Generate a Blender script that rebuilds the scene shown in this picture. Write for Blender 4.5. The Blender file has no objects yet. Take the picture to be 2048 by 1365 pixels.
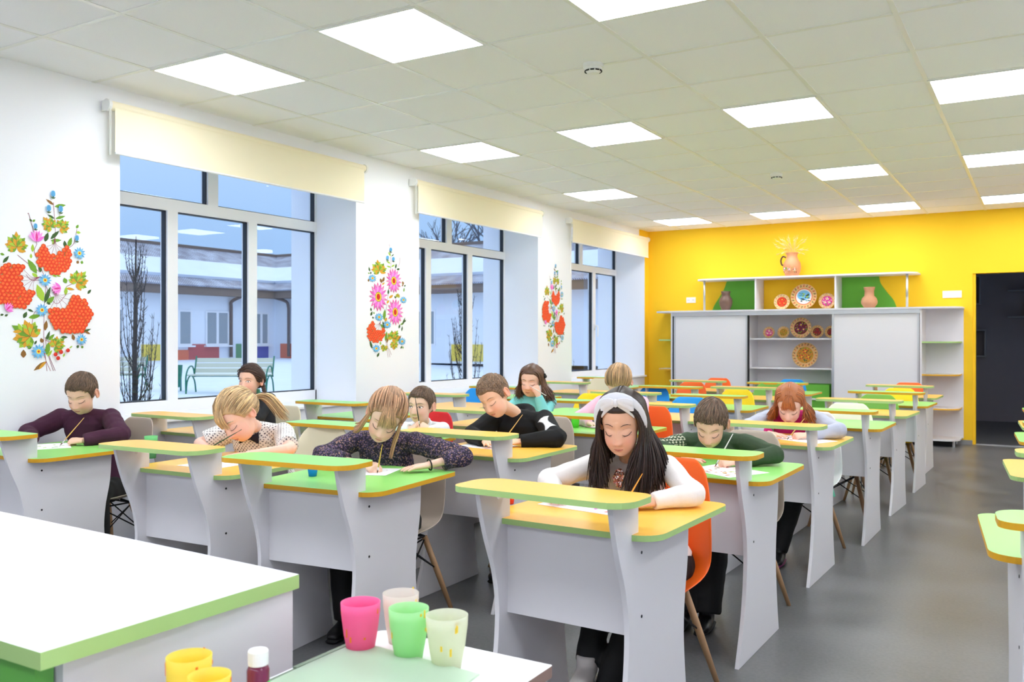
import bpy, math, random
import numpy as np
from math import sin, cos, pi, radians, degrees, atan2, sqrt
from mathutils import Vector, Matrix, Euler

S = bpy.context.scene
COL = S.collection
# ---------------------------------------------------------------- camera
cam_d = bpy.data.cameras.new('camera')
cam = bpy.data.objects.new('camera', cam_d)
COL.objects.link(cam)
CAM = (4.6685, -3.13, 1.218)
cam.location = CAM
cam.rotation_euler = (radians(90), 0, radians(30.92))
cam_d.sensor_width = 36.0
cam_d.lens = 36.0 * 1776.5 / 2048
cam_d.shift_y = -5.0 / 2048
cam_d.clip_start = 0.05
cam_d.clip_end = 300
cam_d.dof.use_dof = True
cam_d.dof.focus_distance = 3.6
cam_d.dof.aperture_fstop = 7.0
S.camera = cam
# ---------------------------------------------------------------- view, sky
S.view_settings.view_transform = 'Standard'
S.view_settings.look = 'None'
S.view_settings.gamma = 1.0
S.view_settings.use_curve_mapping = False
S.view_settings.exposure = 0.0
W = bpy.data.worlds.new('winter_dusk_sky')
S.world = W
W.use_nodes = True
wn = W.node_tree.nodes
wl = W.node_tree.links
wn.clear()
wo = wn.new('ShaderNodeOutputWorld')
wb = wn.new('ShaderNodeBackground')
wc = wn.new('ShaderNodeTexCoord')
wx = wn.new('ShaderNodeSeparateXYZ')
wr = wn.new('ShaderNodeValToRGB')
wl.new(wc.outputs['Generated'], wx.inputs[0])
wl.new(wx.outputs['Z'], wr.inputs['Fac'])
wr.color_ramp.elements[0].position = 0.10          # pale blue towards the horizon
wr.color_ramp.elements[0].color = (0.42, 0.65, 1.02, 1)
wr.color_ramp.elements[1].position = 0.75          # overhead, out of view, brightened to light the snow
wr.color_ramp.elements[1].color = (1.25, 1.45, 1.75, 1)
wl.new(wr.outputs['Color'], wb.inputs['Color'])
wb.inputs['Strength'].default_value = 1.0
wl.new(wb.outputs['Background'], wo.inputs['Surface'])
S.cycles.max_bounces = 16
S.cycles.diffuse_bounces = 10
S.cycles.transparent_max_bounces = 24
LAMP = 13.7          # strength of the luminous ceiling panels

HC = 2.686          # ceiling height
YB = 8.32           # back wall
GX = -0.105         # ceiling grid origin
TILE = 0.6

# ---------------------------------------------------------------- materials
def srgb(r, g, b):
    def f(c):
        c /= 255.0
        return c / 12.92 if c <= 0.04045 else ((c + 0.055) / 1.055) ** 2.4
    return (f(r), f(g), f(b), 1)

MATS = {}
def mat(name, col, rough=0.5, metal=0.0, spec=0.5, noise=0.0, nscale=20.0, bump=0.0, bscale=200.0,
        emit=None, estr=0.0, trans=0.0, alpha=1.0, sub=0.0, stretch=None, coat=0.0):
    if name in MATS:
        return MATS[name]
    m = bpy.data.materials.new(name)
    m.use_nodes = True
    nt = m.node_tree
    b = nt.nodes['Principled BSDF']
    c = srgb(*col) if len(col) == 3 and max(col) > 1 else tuple(col)[:3] + (1,)
    b.inputs['Base Color'].default_value = c
    b.inputs['Roughness'].default_value = rough
    b.inputs['Metallic'].default_value = metal
    b.inputs['Specular IOR Level'].default_value = spec
    if coat:
        b.inputs['Coat Weight'].default_value = coat
        b.inputs['Coat Roughness'].default_value = 0.15
    if trans:
        b.inputs['Transmission Weight'].default_value = trans
    if sub:
        b.inputs['Subsurface Weight'].default_value = sub
        b.inputs['Subsurface Radius'].default_value = (0.012, 0.005, 0.003)
        b.inputs['Subsurface Scale'].default_value = 1.0
    if alpha < 1:
        b.inputs['Alpha'].default_value = alpha
    if emit:
        b.inputs['Emission Color'].default_value = srgb(*emit)
        b.inputs['Emission Strength'].default_value = estr
    if noise or bump:
        tc = nt.nodes.new('ShaderNodeTexCoord')
        mp = nt.nodes.new('ShaderNodeMapping')
        nt.links.new(tc.outputs['Object'], mp.inputs['Vector'])
        if stretch:
            mp.inputs['Scale'].default_value = stretch
    if noise:
        n = nt.nodes.new('ShaderNodeTexNoise')
        n.inputs['Scale'].default_value = nscale
        n.inputs['Detail'].default_value = 5
        nt.links.new(mp.outputs['Vector'], n.inputs['Vector'])
        mx = nt.nodes.new('ShaderNodeMix')
        mx.data_type = 'RGBA'
        mx.inputs[6].default_value = tuple(v * (1 - noise) for v in c[:3]) + (1,)
        mx.inputs[7].default_value = tuple(min(1, v * (1 + noise)) for v in c[:3]) + (1,)
        nt.links.new(n.outputs['Fac'], mx.inputs[0])
        nt.links.new(mx.outputs[2], b.inputs['Base Color'])
    if bump:
        n2 = nt.nodes.new('ShaderNodeTexNoise')
        n2.inputs['Scale'].default_value = bscale
        n2.inputs['Detail'].default_value = 4
        nt.links.new(mp.outputs['Vector'], n2.inputs['Vector'])
        bp = nt.nodes.new('ShaderNodeBump')
        bp.inputs['Strength'].default_value = bump
        bp.inputs['Distance'].default_value = 0.002
        nt.links.new(n2.outputs['Fac'], bp.inputs['Height'])
        nt.links.new(bp.outputs['Normal'], b.inputs['Normal'])
    MATS[name] = m
    return m

def attr_mat(name, rough=0.5, sub=0.0, spec=0.4, bump=0.0, bscale=300):
    """base colour from the mesh's own colour attribute (skin tone, lips, prints)"""
    if name in MATS:
        return MATS[name]
    m = mat(name, (200, 200, 200), rough, sub=sub, spec=spec, bump=bump, bscale=bscale)
    a = m.node_tree.nodes.new('ShaderNodeAttribute')
    a.attribute_name = 'tint'
    m.node_tree.links.new(a.outputs['Color'], m.node_tree.nodes['Principled BSDF'].inputs['Base Color'])
    return m

M_WHITEWALL = mat('white_paint', (245, 246, 252), 0.85, bump=0.15, bscale=120)
M_YELLOW = mat('yellow_paint', (252, 205, 30), 0.75, bump=0.15, bscale=120)
M_CEIL = mat('ceiling_tile', (246, 246, 252), 0.95, noise=0.05, nscale=220, bump=0.4, bscale=260)
M_BAR = mat('ceiling_bar_white', (236, 236, 232), 0.28, spec=0.6)
M_PANEL = mat('white_laminate', (226, 224, 228), 0.45, bump=0.05, bscale=500)
M_YTOP = mat('yellow_laminate', (251, 194, 74), 0.33, noise=0.02, nscale=60)
M_GEDGE = mat('pale_green_edging', (172, 208, 130), 0.45)
M_GTOP = mat('green_laminate', (146, 218, 110), 0.33, noise=0.02, nscale=60)
M_OEDGE = mat('amber_edging', (226, 168, 24), 0.45)
M_UNDER = mat('underside_laminate', (190, 186, 170), 0.6)
M_DARK = mat('dark_metal', (28, 28, 30), 0.4, metal=0.6)
M_ALU = mat('brushed_aluminium', (205, 207, 212), 0.3, metal=0.8)
M_WOOD = mat('beech_wood', (176, 138, 100), 0.5, noise=0.12, nscale=30, stretch=(8, 8, 1))
M_BLACK = mat('black_gap', (14, 14, 16), 0.6)
M_FRAME = mat('white_upvc', (240, 240, 244), 0.3)
M_GASK = mat('black_gasket', (34, 38, 46), 0.5)
M_BLIND = mat('cream_blind_fabric', (250, 240, 212), 0.9, noise=0.02, nscale=300)
M_WHITE = mat('white_plastic', (240, 240, 238), 0.4)

def floor_mat():
    m = mat('grey_vinyl_floor', (108, 109, 110), 0.33, spec=0.45)
    nt = m.node_tree
    b = nt.nodes['Principled BSDF']
    tc = nt.nodes.new('ShaderNodeTexCoord')
    n1 = nt.nodes.new('ShaderNodeTexNoise'); n1.inputs['Scale'].default_value = 2.2; n1.inputs['Detail'].default_value = 8
    n2 = nt.nodes.new('ShaderNodeTexNoise'); n2.inputs['Scale'].default_value = 70; n2.inputs['Detail'].default_value = 4
    nt.links.new(tc.outputs['Object'], n1.inputs['Vector']); nt.links.new(tc.outputs['Object'], n2.inputs['Vector'])
    ad = nt.nodes.new('ShaderNodeMath'); ad.operation = 'ADD'
    ml = nt.nodes.new('ShaderNodeMath'); ml.operation = 'MULTIPLY'; ml.inputs[1].default_value = 0.5
    nt.links.new(n2.outputs['Fac'], ml.inputs[0]); nt.links.new(n1.outputs['Fac'], ad.inputs[0]); nt.links.new(ml.outputs[0], ad.inputs[1])
    r = nt.nodes.new('ShaderNodeValToRGB')
    r.color_ramp.elements[0].position = 0.45; r.color_ramp.elements[0].color = srgb(80, 81, 83)
    r.color_ramp.elements[1].position = 1.05; r.color_ramp.elements[1].color = srgb(116, 116, 117)
    nt.links.new(ad.outputs[0], r.inputs['Fac']); nt.links.new(r.outputs['Color'], b.inputs['Base Color'])
    r2 = nt.nodes.new('ShaderNodeMapRange'); r2.inputs['To Min'].default_value = 0.26; r2.inputs['To Max'].default_value = 0.42
    nt.links.new(n1.outputs['Fac'], r2.inputs['Value']); nt.links.new(r2.outputs[0], b.inputs['Roughness'])
    return m
M_FLOOR = floor_mat()

def glass_mat(name='window_glass', tint=(0.93, 0.96, 0.98), ior=1.5):
    m = bpy.data.materials.new(name); m.use_nodes = True
    nt = m.node_tree; nt.nodes.clear()
    o = nt.nodes.new('ShaderNodeOutputMaterial'); mx = nt.nodes.new('ShaderNodeMixShader')
    t = nt.nodes.new('ShaderNodeBsdfTransparent'); t.inputs['Color'].default_value = tint + (1,)
    g = nt.nodes.new('ShaderNodeBsdfGlossy'); g.inputs['Roughness'].default_value = 0.0
    f = nt.nodes.new('ShaderNodeFresnel'); f.inputs['IOR'].default_value = ior
    gm = nt.nodes.new('ShaderNodeNewGeometry'); sb = nt.nodes.new('ShaderNodeMath'); sb.operation = 'SUBTRACT'; sb.inputs[0].default_value = 1.0; ml = nt.nodes.new('ShaderNodeMath'); ml.operation = 'MULTIPLY'
    nt.links.new(gm.outputs['Backfacing'], sb.inputs[1]); nt.links.new(sb.outputs[0], ml.inputs[0]); nt.links.new(f.outputs[0], ml.inputs[1]); nt.links.new(ml.outputs[0], mx.inputs[0]); nt.links.new(t.outputs[0], mx.inputs[1]); nt.links.new(g.outputs[0], mx.inputs[2])
    nt.links.new(mx.outputs[0], o.inputs['Surface'])
    return m
M_GLASS = glass_mat()

# ---------------------------------------------------------------- mesh builder
class MB:
    def __init__(s):
        s.v = []; s.f = []; s.m = []; s.c = []
    def add(s, verts, faces, m=0):
        o = len(s.v)
        s.v.extend([tuple(p) for p in verts])
        for f in faces:
            s.f.append(tuple(i + o for i in f)); s.m.append(m)
    def box(s, x0, x1, y0, y1, z0, z1, m=0, fm=None):
        v = [(x, y, z) for z in (z0, z1) for y in (y0, y1) for x in (x0, x1)]
        fs = [(0, 2, 3, 1), (4, 5, 7, 6), (0, 1, 5, 4), (2, 6, 7, 3), (0, 4, 6, 2), (1, 3, 7, 5)]  # -z +z -y +y -x +x
        o = len(s.v); s.v.extend(v)
        for i, f in enumerate(fs):
            s.f.append(tuple(a + o for a in f)); s.m.append(fm[i] if fm else m)
    def obox(s, c, ax, ay, az, m=0):
        """box from centre and three half-axis vectors"""
        c, ax, ay, az = Vector(c), Vector(ax), Vector(ay), Vector(az)
        v = [c + ax * i + ay * j + az * k for k in (-1, 1) for j in (-1, 1) for i in (-1, 1)]
        s.add(v, [(0, 2, 3, 1), (4, 5, 7, 6), (0, 1, 5, 4), (2, 6, 7, 3), (0, 4, 6, 2), (1, 3, 7, 5)], m)
    def prism(s, poly, z0, z1, mt=0, ms=0, mb=None, axis='z'):
        n = len(poly)
        def P(a, b, c):
            return {'z': (a, b, c), 'x': (c, a, b), 'y': (a, c, b)}[axis]
        v = [P(p[0], p[1], z0) for p in poly] + [P(p[0], p[1], z1) for p in poly]
        o = len(s.v); s.v.extend(v)
        flip = axis == 'y'
        def F(t, m):
            s.f.append(tuple(reversed(t)) if flip else t); s.m.append(m)
        F(tuple(o + i for i in reversed(range(n))), ms if mb is None else mb)
        F(tuple(o + n + i for i in range(n)), mt)
        for i in range(n):
            j = (i + 1) % n
            F((o + i, o + j, o + n + j, o + n + i), ms)
    def tube(s, pts, rad, n=8, m=0, caps=True, flat=1.0, up=None):
        P = [Vector(p) for p in pts]; k = len(P)
        if not hasattr(rad, '__len__'): rad = [rad] * k
        o = len(s.v); prev = None
        for i in range(k):
            t = (P[min(i + 1, k - 1)] - P[max(i - 1, 0)])
            if t.length < 1e-9: t = Vector((0, 0, 1))
            t.normalize()
            if prev is None:
                a = Vector(up) if up is not None else (Vector((0, 0, 1)) if abs(t.z) < 0.9 else Vector((1, 0, 0)))
            else:
                a = prev
            a = a - t * a.dot(t)
            if a.length < 1e-6: a = t.orthogonal()
            a.normalize(); prev = a; b = t.cross(a)
            r = rad[i]; r1, r2 = (r if hasattr(r, '__len__') else (r * flat, r))
            for q in range(n):
                an = 2 * pi * q / n
                s.v.append(tuple(P[i] + a * (cos(an) * r1) + b * (sin(an) * r2)))
        for i in range(k - 1):
            for q in range(n):
                q2 = (q + 1) % n
                s.f.append((o + i * n + q, o + i * n + q2, o + (i + 1) * n + q2, o + (i + 1) * n + q)); s.m.append(m)
        if caps:
            s.f.append(tuple(o + q for q in reversed(range(n)))); s.m.append(m)
            s.f.append(tuple(o + (k - 1) * n + q for q in range(n))); s.m.append(m)
    def lathe(s, prof, n=24, m=0, c=(0, 0, 0), mf=None):
        """closed profile list of (r, z)"""
        o = len(s.v); k = len(prof)
        for r, z in prof:
            for q in range(n):
                a = 2 * pi * q / n
                s.v.append((c[0] + r * cos(a), c[1] + r * sin(a), c[2] + z))
        for i in range(k - 1):
            mm = mf(i) if mf else m
            for q in range(n):
                q2 = (q + 1) % n
                s.f.append((o + i * n + q, o + i * n + q2, o + (i + 1) * n + q2, o + (i + 1) * n + q)); s.m.append(mm)
        if prof[0][0] > 1e-6:
            s.f.append(tuple(o + q for q in reversed(range(n)))); s.m.append(m)
        if prof[-1][0] > 1e-6:
            s.f.append(tuple(o + (k - 1) * n + q for q in range(n))); s.m.append(m)
    def sphere(s, c, r, nu=12, nv=8, m=0, R=None):
        if not hasattr(r, '__len__'): r = (r, r, r)
        o = len(s.v); c = Vector(c)
        for i in range(nv + 1):
            t = pi * i / nv
            for j in range(nu):
                p = 2 * pi * j / nu
                d = Vector((r[0] * sin(t) * cos(p), r[1] * sin(t) * sin(p), r[2] * cos(t)))
                if R: d = R @ d
                s.v.append(tuple(c + d))
        for i in range(nv):
            for j in range(nu):
                j2 = (j + 1) % nu
                s.f.append((o + i * nu + j, o + (i + 1) * nu + j, o + (i + 1) * nu + j2, o + i * nu + j2)); s.m.append(m)
    def xform(s, M, start=0):
        for i in range(start, len(s.v)):
            s.v[i] = tuple(M @ Vector(s.v[i]))
    def build(s, name, mats, parent=None, smooth=False, merge=0.0, bevel=0.0, subsurf=0, solid=0.0):
        me = bpy.data.meshes.new(name)
        me.from_pydata(s.v, [], s.f)
        if not isinstance(mats, (list, tuple)): mats = [mats]
        for mm in mats: me.materials.append(mm)
        me.polygons.foreach_set('material_index', s.m)
        if smooth: me.polygons.foreach_set('use_smooth', [True] * len(s.f))
        me.update()
        o = bpy.data.objects.new(name, me)
        COL.objects.link(o)
        if parent is not None: o.parent = parent
        if solid:
            q = o.modifiers.new('solid', 'SOLIDIFY'); q.thickness = solid; q.offset = 0
        if bevel:
            q = o.modifiers.new('bevel', 'BEVEL'); q.width = bevel; q.segments = 2; q.limit_method = 'ANGLE'
        if subsurf:
            q = o.modifiers.new('sub', 'SUBSURF'); q.levels = subsurf; q.render_levels = subsurf
        return o

def tag(o, label=None, cat=None, group=None, kind=None):
    if label: o['label'] = label
    if cat: o['category'] = cat
    if group: o['group'] = group
    if kind: o['kind'] = kind
    return o

def empty(name, loc=(0, 0, 0), rz=0.0, label=None, cat=None, group=None, kind=None):
    o = bpy.data.objects.new(name, None)
    o.empty_display_size = 0.05
    COL.objects.link(o)
    o.location = loc; o.rotation_euler = (0, 0, rz)
    return tag(o, label, cat, group, kind)

def copy_tree(o, parent=None):
    c = o.copy()
    COL.objects.link(c)
    if parent is not None: c.parent = parent
    for ch in [q for q in bpy.data.objects if q.parent == o and q is not c]:
        copy_tree(ch, c)
    return c

def rrect(x0, x1, y0, y1, r, n=6):
    if not hasattr(r, '__len__'): r = (r,) * 4
    out = []
    for (cx, cy, a0, rr) in ((x1 - r[0], y0 + r[0], -90, r[0]), (x1 - r[1], y1 - r[1], 0, r[1]),
                             (x0 + r[2], y1 - r[2], 90, r[2]), (x0 + r[3], y0 + r[3], 180, r[3])):
        for i in range(n + 1):
            a = radians(a0 + 90.0 * i / n)
            out.append((cx + rr * cos(a), cy + rr * sin(a)))
    return out

def spline(pts, n=8):
    """Catmull-Rom through the points, n steps a segment"""
    P = [Vector(p) for p in pts]
    if len(P) < 3: 
        return [P[0].lerp(P[-1], i / n) for i in range(n + 1)]
    out = []
    for i in range(len(P) - 1):
        p0 = P[i - 1] if i > 0 else P[0] * 2 - P[1]
        p1, p2 = P[i], P[i + 1]
        p3 = P[i + 2] if i + 2 < len(P) else P[-1] * 2 - P[-2]
        for k in range(n):
            t = k / n
            out.append(0.5 * ((2 * p1) + (p2 - p0) * t + (2 * p0 - 5 * p1 + 4 * p2 - p3) * t * t + (3 * p1 - p0 - 3 * p2 + p3) * t ** 3))
    out.append(P[-1])
    return out

KID_ONLY = None
# ================================================================= ROOM
X1 = 6.2; Y0 = -6.6
XF = -0.42          # plane of the window frames
XO = -0.70          # outside face of the wall
WIN = [(0.171, 2.263), (3.09, 5.208), (6.0, 8.177)]
ZS, ZT = 0.70, 2.50
b = MB(); b.box(XO, X1, Y0, YB + 4.5, -0.12, 0.0)
tag(b.build('floor', M_FLOOR), kind='structure')
b = MB()
b.box(XO, X1, Y0, YB + 0.2, HC, HC + 0.1)
ceil = tag(b.build('ceiling', M_CEIL), kind='structure')
b = MB()
i = -9
x = GX
k = -9
while True:
    gx = GX + k * TILE
    k += 1
    if gx < 0.02: continue
    if gx > X1 - 0.02: break
    b.box(gx - 0.012, gx + 0.012, Y0, YB, HC - 0.004, HC + 0.002)
k = -12
while True:
    gy = k * TILE
    k += 1
    if gy < Y0: continue
    if gy > YB: break
    b.box(0, X1, gy - 0.012, gy + 0.012, HC - 0.003, HC + 0.002)
b.build('trim_1', M_BAR, ceil)
# left wall with three deep window openings
b = MB()
WM = [M_WHITEWALL, M_YELLOW]
edges = [Y0] + [e for w in WIN for e in w] + [YB + 0.2]
for i in range(0, len(edges), 2):
    y0, y1 = edges[i], edges[i + 1]
    b.box(XO, 0, y0, y1, 0, HC)
for (y0, y1) in WIN:
    b.box(XO, 0, y0, y1, 0, ZS)
    b.box(XO, 0, y0, y1, ZT, HC)
tag(b.build('wall_left', WM), kind='structure')
b = MB(); b.box(0.0, 0.002, 8.18, YB, 0, HC); b.box(0.0, 0.002, 7.99, 8.18, ZT + 0.02, HC)
tag(b.build('trim_2', M_YELLOW), kind='structure')
# back wall with the doorway
DX0, DX1, DZ = 3.965, 4.90, 1.965
b = MB()
b.box(-0.0, DX0, YB, YB + 0.14, 0, HC); b.box(DX1, X1, YB, YB + 0.14, 0, HC); b.box(DX0, DX1, YB, YB + 0.14, DZ, HC)
tag(b.build('wall_back', M_YELLOW), kind='structure')
b = MB(); b.box(X1, X1 + 0.15, Y0, YB, 0, HC)
tag(b.build('wall_right', M_WHITEWALL), kind='structure')
b = MB(); b.box(XO, X1 + 0.15, Y0 - 0.15, Y0, 0, HC)
tag(b.build('wall_front', M_WHITEWALL), kind='structure')
b = MB(); b.box(3.55, DX0, YB - 0.012, YB, 0, 0.05); b.box(DX1, X1, YB - 0.012, YB, 0, 0.05)
b.box(0, 0.45, YB - 0.012, YB, 0, 0.05)
tag(b.build('baseboard_back', mat('grey_skirting', (150, 150, 152), 0.4)), kind='structure')
# dark room behind the doorway
M_DROOM = mat('dark_slate_paint', (160, 152, 160), 0.7)
b = MB()
b.box(3.0, 7.0, YB + 3.4, YB + 3.5, 0, HC); b.box(2.9, 3.0, YB + 0.14, YB + 3.5, 0, HC)
b.box(7.0, 7.1, YB + 0.14, YB + 3.5, 0, HC); b.box(2.9, 7.1, YB + 0.14, YB + 3.5, HC, HC + 0.1)
b.box(3.0, 7.0, YB + 3.39, YB + 3.4, 0, 0.10)
tag(b.build('wall_corridor', M_DROOM), kind='structure')
b = MB(); b.box(DX0 + 0.035, DX1, YB + 0.01, YB + 0.05, 0.0, 0.012)
b.box(DX0, DX0 + 0.03, YB + 0.02, YB + 0.12, 0, DZ, m=1)
tag(b.build('door_1', [M_ALU, M_YELLOW]), kind='structure')
# open cube shelves on the dark far wall
M_SHF = mat('pale_shelf_edge', (170, 172, 180), 0.5)
def cube_shelf(x, z, w, h, lab):
    o = empty('cube_shelf', (x, YB + 3.39, z), label=lab, cat='shelf')
    b = MB(); t = 0.018
    b.box(0, w, -0.2, 0, 0, t); b.box(0, w, -0.2, 0, h - t, h); b.box(0, t, -0.2, 0, t, h - t); b.box(w - t, w, -0.2, 0, t, h - t)
    b.build('shelf_frame', M_SHF, o)
    return o
cube_shelf(3.25, 1.72, 0.62, 0.42, 'open square shelf high on the dark wall beyond the doorway')
cube_shelf(3.62, 0.95, 0.32, 0.40, 'small open square shelf lowest on the dark wall beyond the doorway')
cube_shelf(4.62, 1.10, 0.36, 1.10, 'tall open shelf at the right edge on the dark wall beyond the doorway')
b = MB(); b.box(4.22, 4.62, YB + 3.2, YB + 3.39, 1.90, 1.918); 
tag(b.build('wall_shelf', M_SHF), 'pale shelf board, upper of two on the dark wall beyond the doorway', 'shelf')
b = MB(); b.box(4.22, 4.62, YB + 3.2, YB + 3.39, 1.52, 1.538)
tag(b.build('wall_shelf', M_SHF), 'pale shelf board, lower of two on the dark wall beyond the doorway', 'shelf')
b = MB(); b.lathe([(0.0, 0), (0.03, 0), (0.035, 0.06), (0.012, 0.12), (0.01, 0.2), (0, 0.2)], 12)
o = b.build('figurine', mat('cream_figurine', (190, 180, 150), 0.5)); o.location = (3.76, YB + 3.28, 0.969)
tag(o, 'small cream figurine inside the lowest square shelf beyond the doorway', 'figurine')
b = MB(); b.lathe([(0.0, 0), (0.035, 0), (0.04, 0.05), (0.015, 0.13), (0.018, 0.2), (0, 0.2)], 12)
o = b.build('figurine', mat('brown_figurine', (150, 120, 90), 0.5)); o.location = (4.5, YB + 3.28, 1.539)
tag(o, 'brownish figurine on the lower shelf board beyond the doorway', 'figurine')

# windows
def window(n, y0, y1, handle):
    W_ = empty('window_%d' % n, (0, 0, 0), kind='structure')
    W3 = (y1 - y0)
    m1 = y0 + W3 * 0.333; m2 = y0 + W3 * 0.674; mt = y0 + W3 * 0.497
    f = MB(); t = 0.045; xa, xb = XF - 0.07, XF
    f.box(xa, xb, y0, y0 + 0.055, ZS, ZT); f.box(xa, xb, y1 - 0.012, y1, ZS, ZT)
    f.box(xa, xb, y0, y1, ZS, ZS + 0.10); f.box(xa, xb, y0, y1, ZT - 0.06, ZT)
    f.box(xa, xb + 0.004, y0, y1, 2.085, 2.165)
    f.box(xa, xb + 0.004, m1 - 0.042, m1 + 0.042, ZS + 0.1, 2.085); f.box(xa, xb + 0.004, m2 - 0.042, m2 + 0.042, ZS + 0.1, 2.085)
    f.box(xa, xb + 0.004, mt - 0.045, mt + 0.045, 2.165, ZT - 0.06)
    f.build('window_frame', M_FRAME, W_)
    cells = [(y0 + 0.055, m1 - 0.042, ZS + 0.10, 2.085), (m1 + 0.042, m2 - 0.042, ZS + 0.10, 2.085), (m2 + 0.042, y1 - 0.012, ZS + 0.10, 2.085),
             (y0 + 0.055, mt - 0.045, 2.165, ZT - 0.06), (mt + 0.045, y1 - 0.012, 2.165, ZT - 0.06)]
    for (a, c, z0, z1) in cells:
        g = MB(); g.box(xa + 0.026, xa + 0.030, a, c, z0, z1)
        g.build('pane', M_GLASS, W_)
        g = MB(); q = 0.007; xg = (xa + 0.02, xb - 0.012)
        g.box(xg[0], xg[1], a, a + q, z0, z1); g.box(xg[0], xg[1], c - q, c, z0, z1)
        g.box(xg[0], xg[1], a + q, c - q, z0, z0 + q); g.box(xg[0], xg[1], a + q, c - q, z1 - q, z1)
        g.build('gasket', M_GASK, W_)
    s_ = MB(); s_.box(XF, 0.035, y0 - 0.02 if n == 1 else y0, y1, ZS - 0.0, ZS + 0.022)
    s_.build('window_sill', M_FRAME, W_, bevel=0.005)
    if handle:
        h = MB(); h.box(xb + 0.004, xb + 0.014, handle - 0.014, handle + 0.014, 1.33, 1.40)
        h.tube(spline([(xb + 0.012, handle, 1.38), (xb + 0.05, handle, 1.38), (xb + 0.055, handle, 1.30), (xb + 0.05, handle, 1.24)], 5), 0.009, 8)
        h.build('window_handle', M_WHITE, W_, smooth=True)
    return W_
window(1, *WIN[0], None); window(2, *WIN[1], None); window(3, *WIN[2], 7.47)

# roller blinds
def blind(y0, y1, z0, z1, lab):
    o = empty('roller_blind', (0.055, (y0 + y1) / 2, z1), label=lab, cat='blind', group='roller blinds over the three windows')
    h = (y1 - y0) / 2
    b = MB(); b.tube([(0, -h, 0), (0, h + 0.02, 0)], 0.028, 18); b.build('roller', M_BLIND, o, smooth=False)
    b = MB(); b.box(0.022, 0.0235, -h + 0.02, h - 0.02, z0 - z1, 0.0); b.build('blind_fabric', M_BLIND, o)
    b = MB(); b.tube([(0.0225, -h + 0.02, z0 - z1 - 0.004), (0.0225, h - 0.02, z0 - z1 - 0.004)], 0.007, 8); b.build('bottom_bar', M_FRAME, o)
    for s_ in (-1, 1):
        b = MB(); b.tube([(0, s_ * (h + 0.022), 0), (0, s_ * (h + 0.002), 0)], 0.034, 16)
        b.box(-0.05, 0.0, s_ * (h + 0.01) - 0.006, s_ * (h + 0.01) + 0.006, -0.03, 0.03)
        b.build('bracket', M_WHITE, o)
    b = MB()
    for dy in (0.0, 0.012): b.tube([(0.03 - dy, -h - 0.012, 0), (0.03 - dy, -h - 0.012, z0 - z1 - 0.02)], 0.0022, 5)
    b.build('pull_chain', M_WHITE, o)
    return o
blind(0.065, 2.29, 2.292, 2.562, 'cream roller blind above the nearest window')
blind(2.955, 5.18, 2.300, 2.555, 'cream roller blind above the middle window')
b3 = blind(5.86, 8.14, 2.318, 2.558, 'cream roller blind above the farthest window beside the yellow wall')
b = MB(); b.tube([(0.03, 5.90, 2.55), (0.03, 5.95, 0.9)], 0.0025, 5)
b.build('pull_cord', M_WHITE, b3).matrix_parent_inverse = Matrix.Translation(-b3.location)

# luminous ceiling panels
M_LAMP = mat('lit_diffuser', (255, 255, 255), 0.5, emit=(243, 248, 255), estr=LAMP)
LIGHTS = [(1, 0, 'nearest square ceiling light panel of the row by the windows'), (3, 0, 'large square ceiling light panel, nearest that shows whole'),
          (5, 0, 'ceiling light panel cut by the top edge of the photo'), (1, 4, 'second ceiling light panel of the row by the windows'),
          (3, 4, 'ceiling light panel left of centre in the second row'), (5, 4, 'ceiling light panel right of centre in the second row'),
          (7, 4, 'ceiling light panel at the right edge of the photo, nearest of three there'), (1, 8, 'third ceiling light panel of the row by the windows'),
          (5, 8, 'ceiling light panel right of the far smoke detector'), (7, 8, 'ceiling light panel at the right edge of the photo, middle of three there'),
          (1, 12, 'farthest ceiling light panel of the row by the windows'), (3, 12, 'ceiling light panel by the yellow wall above the jug of dried wheat'),
          (5, 12, 'ceiling light panel by the yellow wall above the right end of the cabinet'), (7, 12, 'ceiling light panel at the right edge of the photo, farthest of three there'),
          (7, 0, 'ceiling light panel at the front right of the room'), (9, 0, 'ceiling light panel of the right wall row, nearest'), (9, 4, 'ceiling light panel of the right wall row, second'), (9, 8, 'ceiling light panel of the right wall row, third'), (9, 12, 'ceiling light panel of the right wall row, by the yellow wall'), (1, -4, 'added ceiling light panel behind the viewer, by the windows'), (3, -4, 'added ceiling light panel behind the viewer, second from the windows'), (5, -4, 'added ceiling light panel behind the viewer, third from the windows'), (7, -4, 'added ceiling light panel behind the viewer, fourth from the windows'), (9, -4, 'added ceiling light panel behind the viewer, by the right wall'), (1, -8, 'added rearmost ceiling light panel, by the windows'), (3, -8, 'added rearmost ceiling light panel, second from the windows'), (5, -8, 'added rearmost ceiling light panel, third from the windows'), (7, -8, 'added rearmost ceiling light panel, fourth from the windows'), (9, -8, 'added rearmost ceiling light panel, by the right wall'),  # the two rows at the rear are unseen, added to brighten the room
          ]
for (i, j, lab) in LIGHTS:
    x, y = GX + (i + 0.5) * TILE, (j + 0.5) * TILE
    o = empty('ceiling_light', (x, y, HC - 0.004), label=lab or 'square ceiling light panel out of the photo', cat='ceiling light', group='square light panels in the tiled ceiling')
    b = MB(); b.box(-0.282, 0.282, -0.282, 0.282, -0.003, 0.0); b.build('diffuser', M_LAMP, o)
    b = MB()
    for a in (-1, 1):
        b.box(min(a * 0.282, a * 0.297), max(a * 0.282, a * 0.297), -0.297, 0.297, -0.005, 0.002)
        b.box(-0.282, 0.282, min(a * 0.282, a * 0.297), max(a * 0.282, a * 0.297), -0.005, 0.002)
    b.build('frame', M_BAR, o)
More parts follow.
